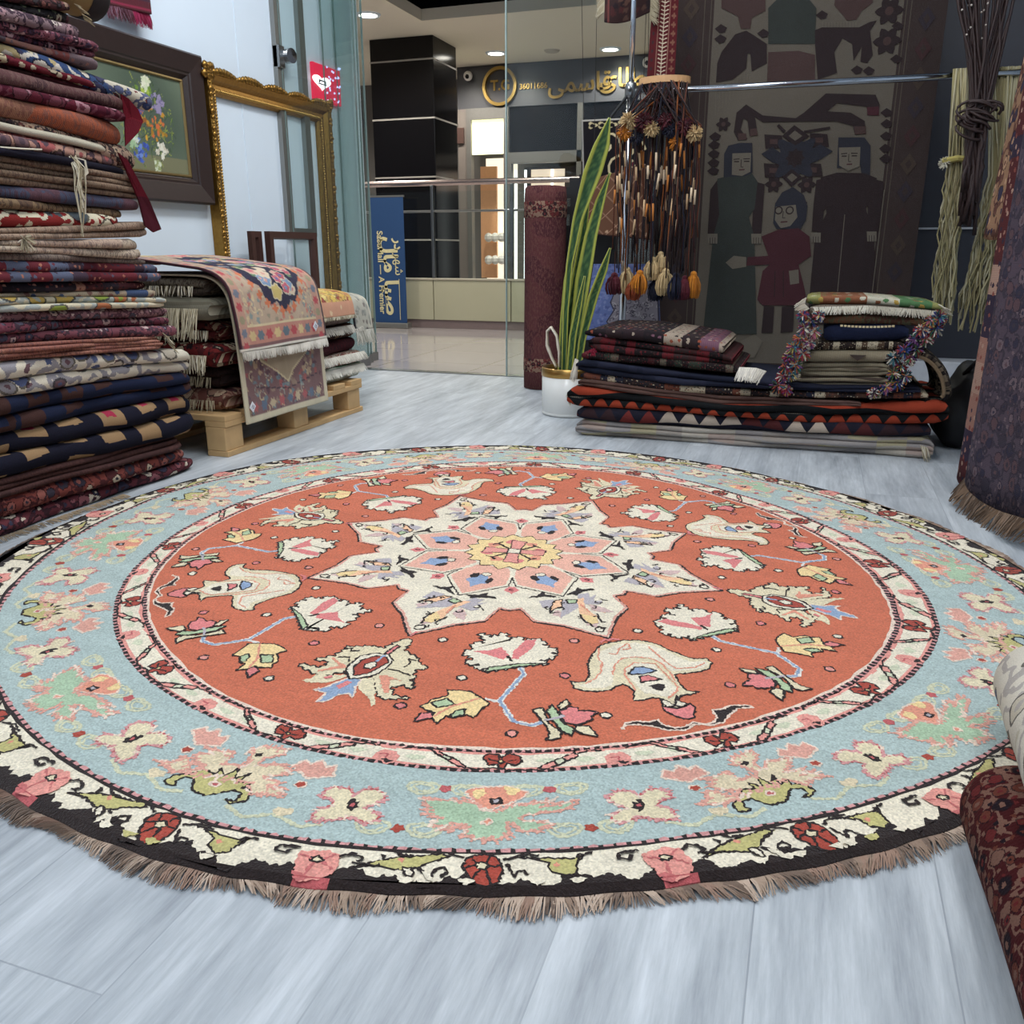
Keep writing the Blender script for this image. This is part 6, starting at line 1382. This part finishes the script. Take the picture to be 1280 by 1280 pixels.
kpoly([(350, 30), (380, 0), (380, -60), (500, -60), (500, 0), (525, 30), (520, 160), (350, 160)], GRN)
kpoly([(590, 20), (625, 60), (635, 75), (670, 72), (690, 40), (730, 10), (730, -60), (600, -60)], RSE)
kpoly([(520, 110), (545, 100), (680, 100), (720, 80), (745, 75), (720, 112), (730, 200), (710, 230), (685, 225), (690, 170), (660, 222), (655, 160), (620, 140), (590, 190), (600, 265), (530, 290), (520, 160)], DKM)
for k in range(12): kline([(548+k*11, 80), (548+k*11, 100)], .003, SKN)
kpoly([(180, 190), (230, 125), (270, 112), (300, 130), (345, 160), (345, 230), (290, 260), (285, 195), (275, 195), (270, 250), (220, 290), (160, 300), (165, 230)], DKM)
for k in range(10): kline([(160+k*13, 330-k*8), (158+k*13, 420-k*14)], .002, SKN)
kpoly([(350, 190), (460, 185), (520, 200), (520, 300), (345, 310)], RSE)
for (x, y, r) in ((790, 40, 34), (782, 150, 34), (187, 452, 20), (370, 670, 24), (490, 672, 24)): kdisc(x, y, r, DKM, .22, 6); kdisc(x, y, r*.35, RSE)
for (x, y) in ((820, 95), (815, 215), (545, 55), (178, 105), (176, 142), (672, 255), (715, 258), (780, 410), (780, 450), (778, 495), (775, 540), (775, 577), (157, 497), (153, 527), (152, 560), (151, 592), (150, 622), (332, 122)):
    kpoly([(x-22, y), (x, y-17), (x+22, y-4), (x+14, y+12), (x-4, y+16)], DKM)
kpoly([(225, 480), (235, 410), (270, 380), (330, 420), (450, 430), (480, 410), (560, 340), (740, 345), (755, 380), (752, 420), (710, 420), (708, 388), (600, 375), (565, 405), (650, 410), (700, 440), (706, 485), (665, 490), (658, 458), (600, 442), (480, 442), (330, 445), (302, 425), (312, 490), (282, 495), (275, 440), (260, 430), (250, 470), (275, 505), (240, 510)], DKM)
kpoly([(708, 390), (752, 388), (752, 420), (712, 420)], RED_); kpoly([(662, 460), (704, 460), (706, 486), (665, 490)], RSE); kpoly([(240, 485), (270, 485), (272, 508), (242, 510)], RSE); kpoly([(284, 470), (308, 466), (312, 492), (284, 496)], RSE)
for (x, y) in ((370, 515), (535, 510), (368, 620), (512, 618)): kpoly([(x-34, y-26), (x+30, y-22), (x+36, y+24), (x-30, y+26)], DKM); kpoly([(x-14, y-9), (x+14, y-9), (x+14, y+9), (x-14, y+9)], RSE)
kpoly([(325, 560), (365, 535), (400, 560), (365, 590)], BLU); kpoly([(500, 545), (540, 525), (585, 550), (540, 580)], BLU)
kdisc(448, 575, 66, BLU, .22, 8, 48); kdisc(448, 575, 26, DKM, .2, 8); kpoly([(400, 495), (445, 455), (500, 495), (448, 530)], DKM); kpoly([(425, 495), (447, 475), (474, 495), (448, 512)], GRD); kpoly([(400, 645), (435, 615), (475, 645), (435, 680)], DKM); kpoly([(418, 645), (436, 630), (456, 645), (436, 662)], GRD)
kline([(385, 455), (410, 480)], .012, DKM); kline([(480, 480), (575, 465)], .010, DKM); kline([(430, 690), (400, 720)], .008, DKM); kline([(440, 690), (490, 740)], .008, DKM)
# left woman
kpoly([(140, 690), (165, 655), (172, 780), (165, 850), (130, 850)], DKM); kpoly([(300, 660), (337, 670), (325, 850), (290, 850)], DKM)
kpoly([(165, 650), (215, 638), (290, 630), (312, 662), (300, 760), (280, 790), (300, 860), (308, 1215), (112, 1215), (150, 860), (172, 780)], GRN)
kpoly([(188, 645), (190, 560), (205, 530), (245, 520), (292, 520), (293, 628), (270, 640)], BLU); kpoly([(220, 558), (288, 556), (285, 625), (255, 640), (218, 636)], SKN)
kpoly([(605, 500), (700, 500), (722, 530), (720, 642), (690, 642), (684, 600), (600, 612)], BLU)
# right woman
kpoly([(540, 645), (600, 628), (700, 630), (745, 648), (705, 760), (735, 860), (742, 1180), (490, 1180), (520, 860), (562, 775)], DKM); kpoly([(525, 655), (600, 640), (575, 720), (552, 770), (545, 842), (508, 842), (515, 740)], DKM); kpoly([(690, 640), (768, 660), (765, 760), (747, 842), (710, 842), (712, 760)], DKM)
kpoly([(607, 537), (685, 535), (682, 605), (640, 622), (608, 602)], SKN)
kline([(628, 780), (602, 1060)], .003, SKN); kline([(772, 690), (726, 1080)], .003, SKN)
for (x, y, s) in ((254, 590, 1), (645, 570, 1)):
    kline([(x-30, y-10), (x-8, y-12)], .004, DKM); kline([(x+6, y-12), (x+30, y-12)], .004, DKM); kline([(x-28, y-2), (x-10, y-2)], .005, DKM); kline([(x+8, y-3), (x+28, y-3)], .005, DKM); kline([(x-2, y-10), (x-3, y+18), (x+6, y+18)], .003, DKM); kline([(x-10, y+28), (x+10, y+27)], .005, RED_)
for (x, y) in ((130, 850), (288, 850), (505, 846), (708, 842)):
    kpoly([(x, y), (x+36, y), (x+35, y+36), (x+2, y+36)], SKN)
    for k in (9, 18, 27): kline([(x+k, y+14), (x+k, y+36)], .0025, DKM)
# child
kpoly([(368, 812), (375, 740), (400, 700), (440, 680), (480, 710), (493, 750), (487, 800), (468, 832), (380, 832)], BLU); kpoly([(378, 752), (450, 745), (456, 790), (430, 822), (395, 830), (374, 800)], SKN)
kpoly([(325, 860), (385, 836), (460, 830), (500, 860), (506, 930), (460, 962), (480, 1040), (490, 1092), (470, 1110), (330, 1110), (310, 1090), (330, 985), (355, 962), (270, 966), (275, 935), (350, 930)], RED_)
kpoly([(195, 955), (225, 930), (270, 935), (270, 970), (220, 978)], SKN); kpoly([(425, 985), (460, 980), (462, 1030), (430, 1035)], SKN)
for x in (388, 428): kdisc(x, 765, 13, DKM); kdisc(x, 765, 9, SKN)
kline([(405, 768), (402, 792), (412, 792)], .003, DKM); kline([(395, 808), (420, 806)], .005, RED_); kline([(375, 985), (372, 1080)], .004, DKM); kline([(405, 985), (405, 1080)], .004, DKM)
kpoly([(335, 1112), (372, 1115), (366, 1210), (325, 1210)], DKM); kpoly([(400, 1115), (445, 1112), (440, 1205), (395, 1210)], DKM)
kpoly([(250, 1240), (300, 1215), (330, 1240), (300, 1300), (255, 1300)], SKN)
e = thing('pictorial_kilim', 'large dark brown kilim picturing two women and a child, hung behind the chrome crossbar', 'kilim', ((KX0+KX1)/2, YKI, KZ0))
m.build('weave', wool_attr('kilim_wool', 380.0, .3, .5), e)
# ---------------------------------------------------------------- folded kilims on the floor
def fold_px(label, mat_, pts, n_, Y, W, seed, group, cat='kilim', mn=.001):
    st = []
    for (x, yt, yb) in pts:
        a, b = on_y(x, yt, Y), on_y(x, yb, Y); st.append(((a.x+b.x)/2, max(mn, b.z), max(mn+.008, a.z), Y))
    return folded('folded_kilim', label, mat_, 'X', st, n_, W, seed, cat, group)
GK = 'folded kilims in the long low stack'
KS = [
('beige plaid blanket folded in three at the bottom of the long low kilim stack', ((178, 166, 152), [(150, 140, 134), (190, 176, 110), (176, 140, 132), (140, 138, 150), (196, 186, 170)], 'plaid', 11), [(721, 524, 546), (900, 538, 560), (1166, 548, 575)], 3, 3.0),
('navy kilim with red and cream triangles above the plaid blanket', ((34, 34, 48), [(120, 44, 40), (190, 170, 150), (90, 40, 40), (60, 40, 44)], 'teeth', 14), [(723, 507, 524), (900, 520, 538), (1163, 531, 548)], 1, 3.0),
('black and orange scalloped kilim with a toothed white edge, third from the floor', ((26, 28, 30), [(170, 60, 36), (200, 190, 170)], 'scallop', 55), [(711, 482, 507), (900, 506, 520), (1040, 508, 531), (1185, 500, 531)], 2, 2.99),
('plain brown kilim sagging across the long low stack', ((104, 76, 68), [(90, 64, 58)], 'plain', 10), [(724, 473, 482), (899, 495, 506), (1076, 502, 508)], 2, 3.0),
('black kilim with cream and rust bar pattern under the navy one', ((44, 36, 38), [(196, 180, 150), (120, 66, 50), (40, 44, 60), (90, 62, 50)], 'bands', 34), [(726, 465, 474), (855, 482, 492), (960, 490, 498), (1160, 491, 499)], 1, 2.995),
('plain navy kilim folded in two in the long low stack', ((32, 36, 54), [(44, 46, 66)], 'plain', 8), [(722, 449, 465), (855, 467, 482), (1030, 483, 490), (1150, 484, 491)], 2, 3.0),
('dark kilim with a striped edge and red corner tuft above the navy one', ((40, 32, 34), [(120, 40, 50), (110, 100, 84), (50, 60, 50), (80, 36, 40)], 'bands', 40), [(728, 438, 450), (925, 458, 468)], 1, 3.01),
('black and crimson striped kilim folded in two near the top of the left end', ((34, 28, 30), [(110, 34, 40), (70, 40, 40), (60, 44, 44)], 'bands', 24), [(737, 420, 438), (916, 444, 459)], 2, 3.02),
('ragged patchwork kilim in orange, pink and cream on top of the left end', ((52, 40, 42), [(160, 78, 54), (124, 82, 100), (170, 152, 132), (50, 38, 42), (40, 34, 38)], 'bands', 14), [(732, 411, 421), (800, 413, 426), (905, 428, 444)], 1, 3.03)]
KO = []
for i, (lb, (ba, ac, sty, sc_), pts, n_, Y) in enumerate(KS):
    KO.append(fold_px(lb, textile('kilim_cloth_%d' % i, ba, ac, sty, sc_, seed=20+i), pts, n_, Y, .48, 120+i, GK))
GP = 'pompom edged textiles on the right end'
PS = [
('cream ribbed textile at the bottom of the pompom pile', ((176, 160, 130), [(140, 124, 100), (90, 76, 66)], 'stripes', 16), [(988, 471, 486), (1111, 471, 486)], 2),
('grey and black ribbed textile second in the pompom pile', ((112, 100, 82), [(60, 54, 48), (150, 138, 112)], 'stripes', 18), [(999, 453, 471), (1111, 453, 471)], 3),
('ivory textile with a dark notch mark in the middle of the pompom pile', ((190, 176, 146), [(70, 56, 46), (160, 146, 118)], 'stripes', 9), [(1001, 438, 453), (1117, 437, 453)], 1),
('black and cream braid-edged textile in the pompom pile', ((46, 38, 36), [(190, 176, 146), (90, 70, 54)], 'bands', 60), [(1004, 428, 438), (1130, 427, 437)], 1),
('navy blue sagging textile with a cream stitched line in the pompom pile', ((36, 44, 74), [(50, 58, 90)], 'plain', 10), [(1030, 405, 428), (1135, 405, 427)], 1),
('rust brown textile under the white fringed one in the pompom pile', ((120, 80, 56), [(96, 64, 50), (90, 96, 70)], 'ribbed', 30), [(1021, 395, 405), (1085, 393, 405), (1155, 397, 408)], 1),
('grey-brown textile with a white fringe near the top of the pompom pile', ((132, 118, 102), [(110, 98, 86)], 'ribbed', 30), [(1012, 381, 395), (1085, 381, 393), (1174, 388, 398)], 1),
('yellow and green patterned textile on top of the pompom pile', ((150, 150, 84), [(196, 160, 70), (84, 130, 80), (206, 200, 176), (150, 90, 60)], 'bands', 9), [(1008, 370, 381), (1085, 371, 381), (1178, 379, 388)], 1)]
PO = []
for i, (lb, (ba, ac, sty, sc_), pts, n_) in enumerate(PS):
    PO.append(fold_px(lb, textile('pompom_cloth_%d' % i, ba, ac, sty, sc_, seed=50+i), pts, n_, 3.04-.003*i, .36, 150+i, GP, 'textile'))
fringe_part(PO[6], [on_y(1012, 384, 3.01), on_y(1085, 382, 3.01), on_y(1174, 389, 3.01)], Vector((.05, -.3, -.95)).normalized(), .026, 800, .0014, [lin((226, 222, 208)), lin((206, 200, 184))])
fringe_part(PO[7], [on_y(1008, 372, 3.0), on_y(1006, 380, 3.0), on_y(1012, 386, 3.0)], Vector((-.8, -.2, -.4)).normalized(), .035, 900, .0016, [lin((220, 214, 196)), lin((200, 190, 170))])
fringe_part(PO[7], [on_y(1172, 380, 3.0), on_y(1178, 384, 3.0), on_y(1180, 390, 3.0)], Vector((.8, -.2, -.5)).normalized(), .030, 900, .0016, [lin((220, 214, 196)), lin((200, 190, 170))])
m = MB()
for k in range(15): q = on_y(1052+k*4.6, 407+1.6*math.sin(k*.2), 3.012); m.box(q.x-.004, q.x+.004, q.y-.004, q.y, q.z-.003, q.z+.003)
m.build('stitch_line', plain('cream_thread', (206, 190, 150), .9), PO[4])
q = on_y(1072, 446, 3.02); m = MB(); m.prism([(q.x-.025, q.z+.006), (q.x+.025, q.z+.006), (q.x, q.z-.012)], 3.012, 3.024); m.build('notch_mark', plain('dark_mark', (60, 48, 42), .9), PO[2])
PCS = [(150, 44, 60), (62, 100, 66), (48, 66, 122), (206, 200, 188), (104, 62, 112), (176, 104, 60), (180, 104, 124), (62, 112, 124), (120, 36, 44), (176, 156, 84), (40, 38, 48), (196, 188, 172)]
rr = random.Random(90)
def poms(lst, px_):
    for (x, y) in px_:
        i = min(range(len(lst)), key=lambda k: abs((PS[k][2][0][1]+PS[k][2][0][2])/2-y)); q = on_y(x, y, 2.985)
        m = MB(); r_ = rr.uniform(.020, .027)
        for _ in range(90):
            d = Vector((rr.gauss(0, 1), rr.gauss(0, 1), rr.gauss(0, 1))).normalized(); c = lin(CC[0] if rr.random() < .45 else (CC[1] if rr.random() < .6 else rr.choice(PCS)))
            m.tube([q+d*.004, q+d*r_*rr.uniform(.8, 1.1)+Vector((0, 0, -.005))], [.0032, .0016], 4, c=c, cap=False)
            if _ % 30 == 29: CC[:] = [rr.choice(PCS), rr.choice(PCS)]
        m.build('pompom', YARN, lst[i])
CC = [PCS[0], PCS[3]]
poms(PO, [(1004, 394), (1014, 402), (1024, 394), (1006, 410), (1018, 414), (1000, 422), (1012, 428), (992, 434), (1004, 441), (986, 446), (982, 458), (994, 456), (978, 470), (990, 468), (972, 482), (984, 486)])
poms(PO, [(1164, 400), (1174, 396), (1170, 410), (1152, 412), (1158, 424), (1144, 424), (1146, 436), (1130, 438), (1138, 448), (1118, 446), (1126, 458), (1118, 466), (1132, 470), (1122, 478), (1108, 484), (1092, 490)])
fringe_part(KO[5], [on_y(925, 459, 2.99), on_y(945, 460, 2.98), on_y(958, 464, 2.98)], Vector((-.2, -.6, -.7)).normalized(), .055, 1100, .002, [lin((222, 216, 202)), lin((196, 190, 180))])
fringe_part(KO[5], [on_y(719, 448, 3.02), on_y(723, 450, 2.99)], Vector((-.1, -.2, -.95)).normalized(), .075, 2200, .0016, [lin((222, 216, 202)), lin((196, 190, 180))])
fringe_part(KO[2], [on_y(711, 490, 3.0), on_y(716, 504, 2.985)], Vector((-.6, -.5, -.3)).normalized(), .015, 900, .0016, [lin((200, 194, 176))])
fringe_part(KO[0], [on_y(1150, 556, 2.985), on_y(1160, 560, 2.985)], Vector((.2, -.5, -.8)).normalized(), .05, 600, .0013)
pompom(on_y(741, 440, 2.99), .016, (150, 30, 60), KO[6], 60, 'tuft')
# dark saddle piece and black bag at the right end
q = on_y(1165, 470, 3.06); mt = textile('dark_saddle', (40, 36, 36), [(70, 60, 54), (120, 104, 84)], 'floral', 26, seed=9)
e = thing('saddle_bag', 'dark speckled saddle bag curling over the right end of the kilim stack', 'bag', (q.x, 3.1, .2))
path = rounded([(.27, .335), (.345, .330), (.395, .28), (.415, .215), (.405, .205)]); fnx, L = None, 0
vs = []; uv = []; fs = []; l_ = 0
for i, (x, z) in enumerate(path):
    if i: l_ += math.hypot(x-path[i-1][0], z-path[i-1][1])
    for k in range(13): y = 2.99+.30*k/12; vs.append((x+.012*math.sin(k*.9), y, z)); uv.append((y, l_))
for i in range(len(path)-1):
    for k in range(12): fs.append((i*13+k, i*13+k+1, i*13+k+14, i*13+k+13))
o = obj('woven_flap', vs, fs, mt, e, True, uvs=uv); s_ = o.modifiers.new('thick', 'SOLIDIFY'); s_.thickness = .016
m = MB(); m.tube([(x, 2.986, z) for x, z in path], .006, 6); m.build('beaded_edge', plain('tan_piping', (120, 100, 76), .9, var=.4, vscale=160), e)
BAGM = plain('black_leather', (20, 19, 21), .55, var=.3, vscale=30, bump=.4)
e = thing('black_bag', 'slumped black bag on the floor right of the kilim stack', 'bag', (.545, 3.28, 0))
bm = bmesh.new(); bmesh.ops.create_icosphere(bm, subdivisions=4, radius=1.0)
for v in bm.verts:
    c = v.co; w_ = .12*math.sin(c.x*5+c.z*4)+.08*math.sin(c.y*7+2*c.z); s_ = 1+w_*.6
    v.co = Vector((.545+c.x*.105*s_*(1.15-.3*c.z), 3.30+c.y*.16*s_, max(.001, .135+c.z*.15*s_)))
bm.verts.index_update(); obj('body', [v.co.copy() for v in bm.verts], [tuple(v.index for v in f.verts) for f in bm.faces], BAGM, e, True); bm.free()
m = MB(); m.tube([(.50, 3.24, .25)]+[(.50+.10*t_, 3.20-.01*t_, .25+.07*math.sin(PI*t_)) for t_ in (.2, .4, .6, .8)]+[(.60, 3.22, .24)], .008, 8); m.build('handle', BAGM, e, True)
# ---------------------------------------------------------------- yarn skeins and straps on the crossbar
YM = [lin(c) for c in ((150, 140, 102), (168, 158, 122), (132, 122, 88), (178, 170, 140))]
def skein(label, xt0, xt1, xm0, xm1, xb0, xb1, yb, ym, n_, Y):
    a = on_y(xt0, 85, Y); e = thing('yarn_skein', label, 'yarn', (a.x, Y, on_y(xb0, yb, Y).z), 'yarn skeins on the crossbar'); m = MB()
    zb = b1.z+.02
    for k in range(n_):
        f = (k+.5)/n_; j = lambda s: R.uniform(-s, s)
        p0 = Vector((on_y(xt0+(xt1-xt0)*f, 85, Y).x, Y+.02+j(.01), zb-.015)); p1 = Vector((p0.x+j(.006), Y-.018+j(.006), zb+.0))
        g = min(1, max(0, f+j(.25))); p2 = on_y(xm0+(xm1-xm0)*g, ym, Y-.02+j(.02)); p3 = on_y(xb0+(xb1-xb0)*min(1, max(0, f+j(.2))), yb+j(22), Y-.02+j(.03))
        pts = [p0, p1, p1.lerp(p2, .45)+Vector((j(.008), j(.006), 0)), p2]
        for q in range(1, 9): pts.append(p2.lerp(p3, q/9)+Vector((.009*math.sin(q*2.1+k)+j(.004), j(.006), 0)))
        m.tube(pts+[p3], .0034, 5, c=R.choice(YM), cap=False)
    m.build('strands', YARN, e, True, kind='stuff'); return e
e = skein('olive cream yarn skein on the crossbar, tied with a white knot, nearest the kilim', 1192, 1212, 1186, 1206, 1166, 1192, 385, 200, 44, 3.90)
pompom(on_y(1181, 203, 3.86), .024, (206, 200, 180), e, 70, 'tie_knot')
m = MB(); q = on_y(1196, 200, 3.87); m.tube([(q.x-.05, 3.86, q.z-.004), (q.x, 3.85, q.z+.004), (q.x+.04, 3.86, q.z)], .012, 8, c=lin((170, 156, 90))); m.build('tie_band', YARN, e)
skein('olive cream yarn skein on the crossbar at the far right, partly behind the brown straps', 1236, 1276, 1236, 1270, 1198, 1232, 395, 220, 52, 3.92)
e = thing('strap_bundle', 'bundle of dark brown cords with pale beads hanging between the two yarn skeins', 'cords', (.50, 3.86, 1.0))
CDM = plain('dark_cord_brown', (48, 30, 28), .6, var=.4, vscale=60); BDM = plain('pale_bead', (190, 180, 170), .4)
kn = on_y(1222, 150, 3.83); bead = MB()
for k in range(30):
    tp = on_y(1186+R.uniform(0, 96), -50, 3.86+R.uniform(-.03, .03)); md = kn+Vector((R.uniform(-.03, .03), R.uniform(-.015, .015), R.uniform(-.06, .08))); bt = on_y(1212+R.uniform(-14, 12), 262+R.uniform(-40, 35), 3.83+R.uniform(-.02, .02))
    pts = [tp]+[tp.lerp(md, f)+Vector((R.uniform(-.015, .015), 0, 0)) for f in (.3, .6)]+[md]+swirl(md, bt, 4, .014)[1:]; m = MB(); m.tube(pts, [.0052]*4+[.0075]*(len(pts)-4), 6); m.build('cord', CDM, e, True)
    if k % 3 == 0:
        for f in (.25, .5, .75): bead.ball(tp.lerp(pts[2], f)+Vector((0, -.006, 0)), .004, 6)
bead.build('beads', BDM, e, kind='stuff')
m = MB()
for k in range(9): a_ = R.uniform(-.9, .9); c_ = kn+Vector((R.uniform(-.02, .02), -.02, R.uniform(-.05, .03))); m.tube([c_+Vector((.06*math.cos(t_+a_), -.01*math.sin(t_*2), .035*math.sin(t_))) for t_ in np.linspace(0, 5, 14)], .005, 6)
m.build('knot', CDM, e, True)
# ---------------------------------------------------------------- rugs hanging on the right
def hung(name, label, mat_, path, z0, z1, lean=(0, 0), th=.010, wave=.006, group=None, frp=None):
    pts = rounded(path, 3); n_ = len(pts); NZ = 26; vs = []; uv = []; fs = []; l_ = [0]
    for i in range(1, n_): l_.append(l_[-1]+math.hypot(pts[i][0]-pts[i-1][0], pts[i][1]-pts[i-1][1]))
    for j in range(NZ+1):
        f = j/NZ
        for i, (x, y) in enumerate(pts):
            zz = z0+(z1-z0)*f+.012*math.sin(l_[i]*14)*(1-f); w_ = wave*math.sin(l_[i]*22+f*2.2)*(1-.4*f)
            vs.append((x+lean[0]*f+w_, y+lean[1]*f, zz)); uv.append((zz, l_[i]))
    for j in range(NZ):
        for i in range(n_-1): fs.append((j*n_+i, j*n_+i+1, (j+1)*n_+i+1, (j+1)*n_+i))
    e = thing(name, label, 'rug', (path[1][0], path[1][1], z0), group); o = obj('pile', vs, fs, mat_, e, True, uvs=uv)
    s_ = o.modifiers.new('thick', 'SOLIDIFY'); s_.thickness = th; s_.offset = -1
    if frp: fringe_part(e, [vs[i] for i in range(0, n_, 2)], Vector((-.5, -.2, -.8)).normalized(), frp[0], 420, .002, frp[1], wob=.01)
    return e
PUR = textile('purple_rug', (78, 66, 78), [(104, 88, 94), (52, 50, 68), (88, 66, 72), (60, 54, 66)], 'floral', 19, seed=4, outline=(46, 40, 50), dim=1.02)
hung('hanging_rug', 'large purple grey floral rug with brown fringe hanging at the right edge', PUR, [(.52, 2.60), (.425, 2.54), (.425, 2.40), (.47, 2.25), (.52, 2.10), (.60, 1.95), (.74, 1.80)], .055, 1.75, (.02, .0), frp=(.055, [lin((120, 98, 80)), lin((96, 78, 64))]))
MAR = textile('maroon_rug', (96, 44, 46), [(170, 120, 104), (60, 50, 70), (150, 80, 70), (186, 146, 126)], 'bands', 12, seed=6)
hung('hanging_rug', 'maroon and salmon banded rug showing as a strip behind the purple one', MAR, [(.56, 2.82), (.445, 2.74), (.435, 2.62), (.475, 2.50), (.54, 2.42)], .02, 1.75, (.02, 0))
TAN2 = textile('tan_rug', (158, 118, 88), [(96, 56, 52), (60, 56, 80), (190, 146, 112), (110, 70, 60)], 'floral', 11, seed=8)
hung('hanging_rug', 'tan rug with dark angular flowers, its hem ending high above the floor beside the yarn', TAN2, [(.62, 3.12), (.465, 3.02), (.445, 2.88), (.47, 2.74), (.54, 2.62)], .69, 1.75, (.06, 0))
e = thing('rug_rail', 'steel rail carrying the hanging rugs at the right', 'rack', (.68, 2.4, 0))
m = MB(); m.tube([(.56, 1.75, 1.78), (.56, 3.2, 1.78)], .016, 12)
for y in (1.75, 3.2): m.tube([(.80, y, 0), (.80, y, 1.78), (.56, y, 1.78)], .016, 12)
m.build('rail', STEEL, e)
# ---------------------------------------------------------------- rolled carpets at the lower right
def roll(label, mat_, p0, p1, r_, endm, seed):
    p0, p1 = Vector(p0), Vector(p1); d = p1-p0; L = d.length; M_ = Matrix.Translation(p0) @ d.to_track_quat('Z', 'Y').to_matrix().to_4x4()
    e = thing('rolled_carpet', label, 'carpet', tuple(p0)); n_ = 40; vs = []; uv = []; fs = []
    prof = [(r_*.86, -.004), (r_*.96, .004), (r_, .016)]+[(r_*(1+.012*math.sin(k*1.3+seed)), .016+(L-.02)*k/16) for k in range(1, 17)]
    for i, (q, z) in enumerate(prof):
        for k in range(n_+1):
            a_ = 2*PI*k/n_; v = M_ @ Vector((q*math.cos(a_), q*math.sin(a_), z)); v.z = max(v.z, .0015); vs.append(v); uv.append((z, a_*r_))
    for i in range(len(prof)-1):
        for k in range(n_): a0 = i*(n_+1)+k; fs.append((a0, a0+1, a0+n_+2, a0+n_+1))
    obj('roll', vs, fs, mat_, e, True, uvs=uv)
    m = MB(); m.tube([M_ @ Vector((r_*.88*(1-k/75)*math.cos(k*.4), r_*.88*(1-k/75)*math.sin(k*.4), .002)) for k in range(70)], .004, 5); m.build('spiral_end', endm, e)
    m = MB(); m.lathe([(0, .003), (r_*.92, .003)], n=32, M=M_); m.build('end_face', endm, e); return e
RR1 = textile('red_roll', (84, 26, 28), [(40, 26, 34), (120, 58, 44), (120, 40, 40), (140, 96, 80)], 'floral', 30, seed=12, dim=.6, outline=(44, 22, 26), knot=.0014, fill=.4)
roll('dark red rolled carpet on the floor at the lower right corner', RR1, (.262, .955, .057), (.300, .06, .057), .056, plain('red_roll_end', (60, 26, 26), .95), 1)
CR2 = textile('cream_roll', (214, 206, 188), [(84, 100, 140), (140, 120, 104), (196, 186, 164), (176, 168, 160)], 'floral', 10, seed=15, knot=.0014, fill=.16)
e = roll('cream rolled carpet with blue and brown scrolls at the right edge beyond the red one', CR2, (.345, 1.235, .080), (.276, .64, .20), .060, plain('cream_roll_end', (96, 78, 70), .95), 2)
# ---------------------------------------------------------------- light and camera
def area(name, loc, size, energy, col=(1, 1, 1), rot=(0, 0, 0)):
    l = bpy.data.lights.new(name, 'AREA'); l.shape = 'RECTANGLE'; l.size, l.size_y = size; l.energy = energy; l.color = col
    o = bpy.data.objects.new(name, l); COL.objects.link(o); o.location = loc; o.rotation_euler = rot; return o
COOL = (.965, .985, 1.0)
area('shop_or_fill_lamp', (-1.0, 1.2, 2.9), (.5, 2.2), 35, COOL); area('shop_or_fill_lamp', (.7, .4, 2.9), (.5, 2.0), 22, COOL); area('shop_or_fill_lamp', (-1.2, 3.3, 2.9), (.6, 1.2), 26, COOL); area('shop_or_fill_lamp', (-.6, -1.0, 2.9), (1.6, .6), 21, COOL)
def spot(p, energy):
    l = bpy.data.lights.new('downlight', 'SPOT'); l.energy = energy; l.spot_size = math.radians(155); l.spot_blend = .6; l.shadow_soft_size = .08; l.color = (1, .95, .86)
    o = bpy.data.objects.new('downlight', l); COL.objects.link(o); o.location = (p[0], p[1], CM-.03)
for x, y, lb in LM: spot(on_z(x, y, CM), 105)
for p in ((-6.2, 6.0), (-4.4, 5.4), (-2.6, 5.6), (-8.5, 8.0), (-8.5, 10.5), (-.6, 6.2), (.6, 8.6)): spot(p, 105)
area('shop_or_fill_lamp', (.35, 2.3, 2.9), (.4, 1.4), 20, COOL)  # added fill light, brightens the kilim stack and floor on the right
area('shop_or_fill_lamp', (-1.15, 2.9, 2.85), (.3, 2.0), 16, (.96, .98, 1.0), (0, math.radians(58), 0))  # added fill light tilted at the left wall to brighten it
w = bpy.data.worlds.new('world'); SC.world = w; w.use_nodes = True; w.node_tree.nodes['Background'].inputs[0].default_value = (.8, .87, 1, 1); w.node_tree.nodes['Background'].inputs[1].default_value = .12
cam = bpy.data.cameras.new('camera'); cam.sensor_width = 36.0; cam.sensor_fit = 'HORIZONTAL'; cam.lens = 36.0*F/1280.0; cam.clip_start = .01
co = bpy.data.objects.new('camera', cam); COL.objects.link(co); co.location = (0, 0, H); co.rotation_euler = (PI/2-PITCH, 0, YAW); SC.camera = co
SC.view_settings.view_transform = 'Standard'; SC.view_settings.look = 'None'; SC.view_settings.gamma = 1; SC.view_settings.exposure = 0.0; SC.view_settings.use_curve_mapping = False
SC.cycles.max_bounces = 8; SC.cycles.transparent_max_bounces = 16
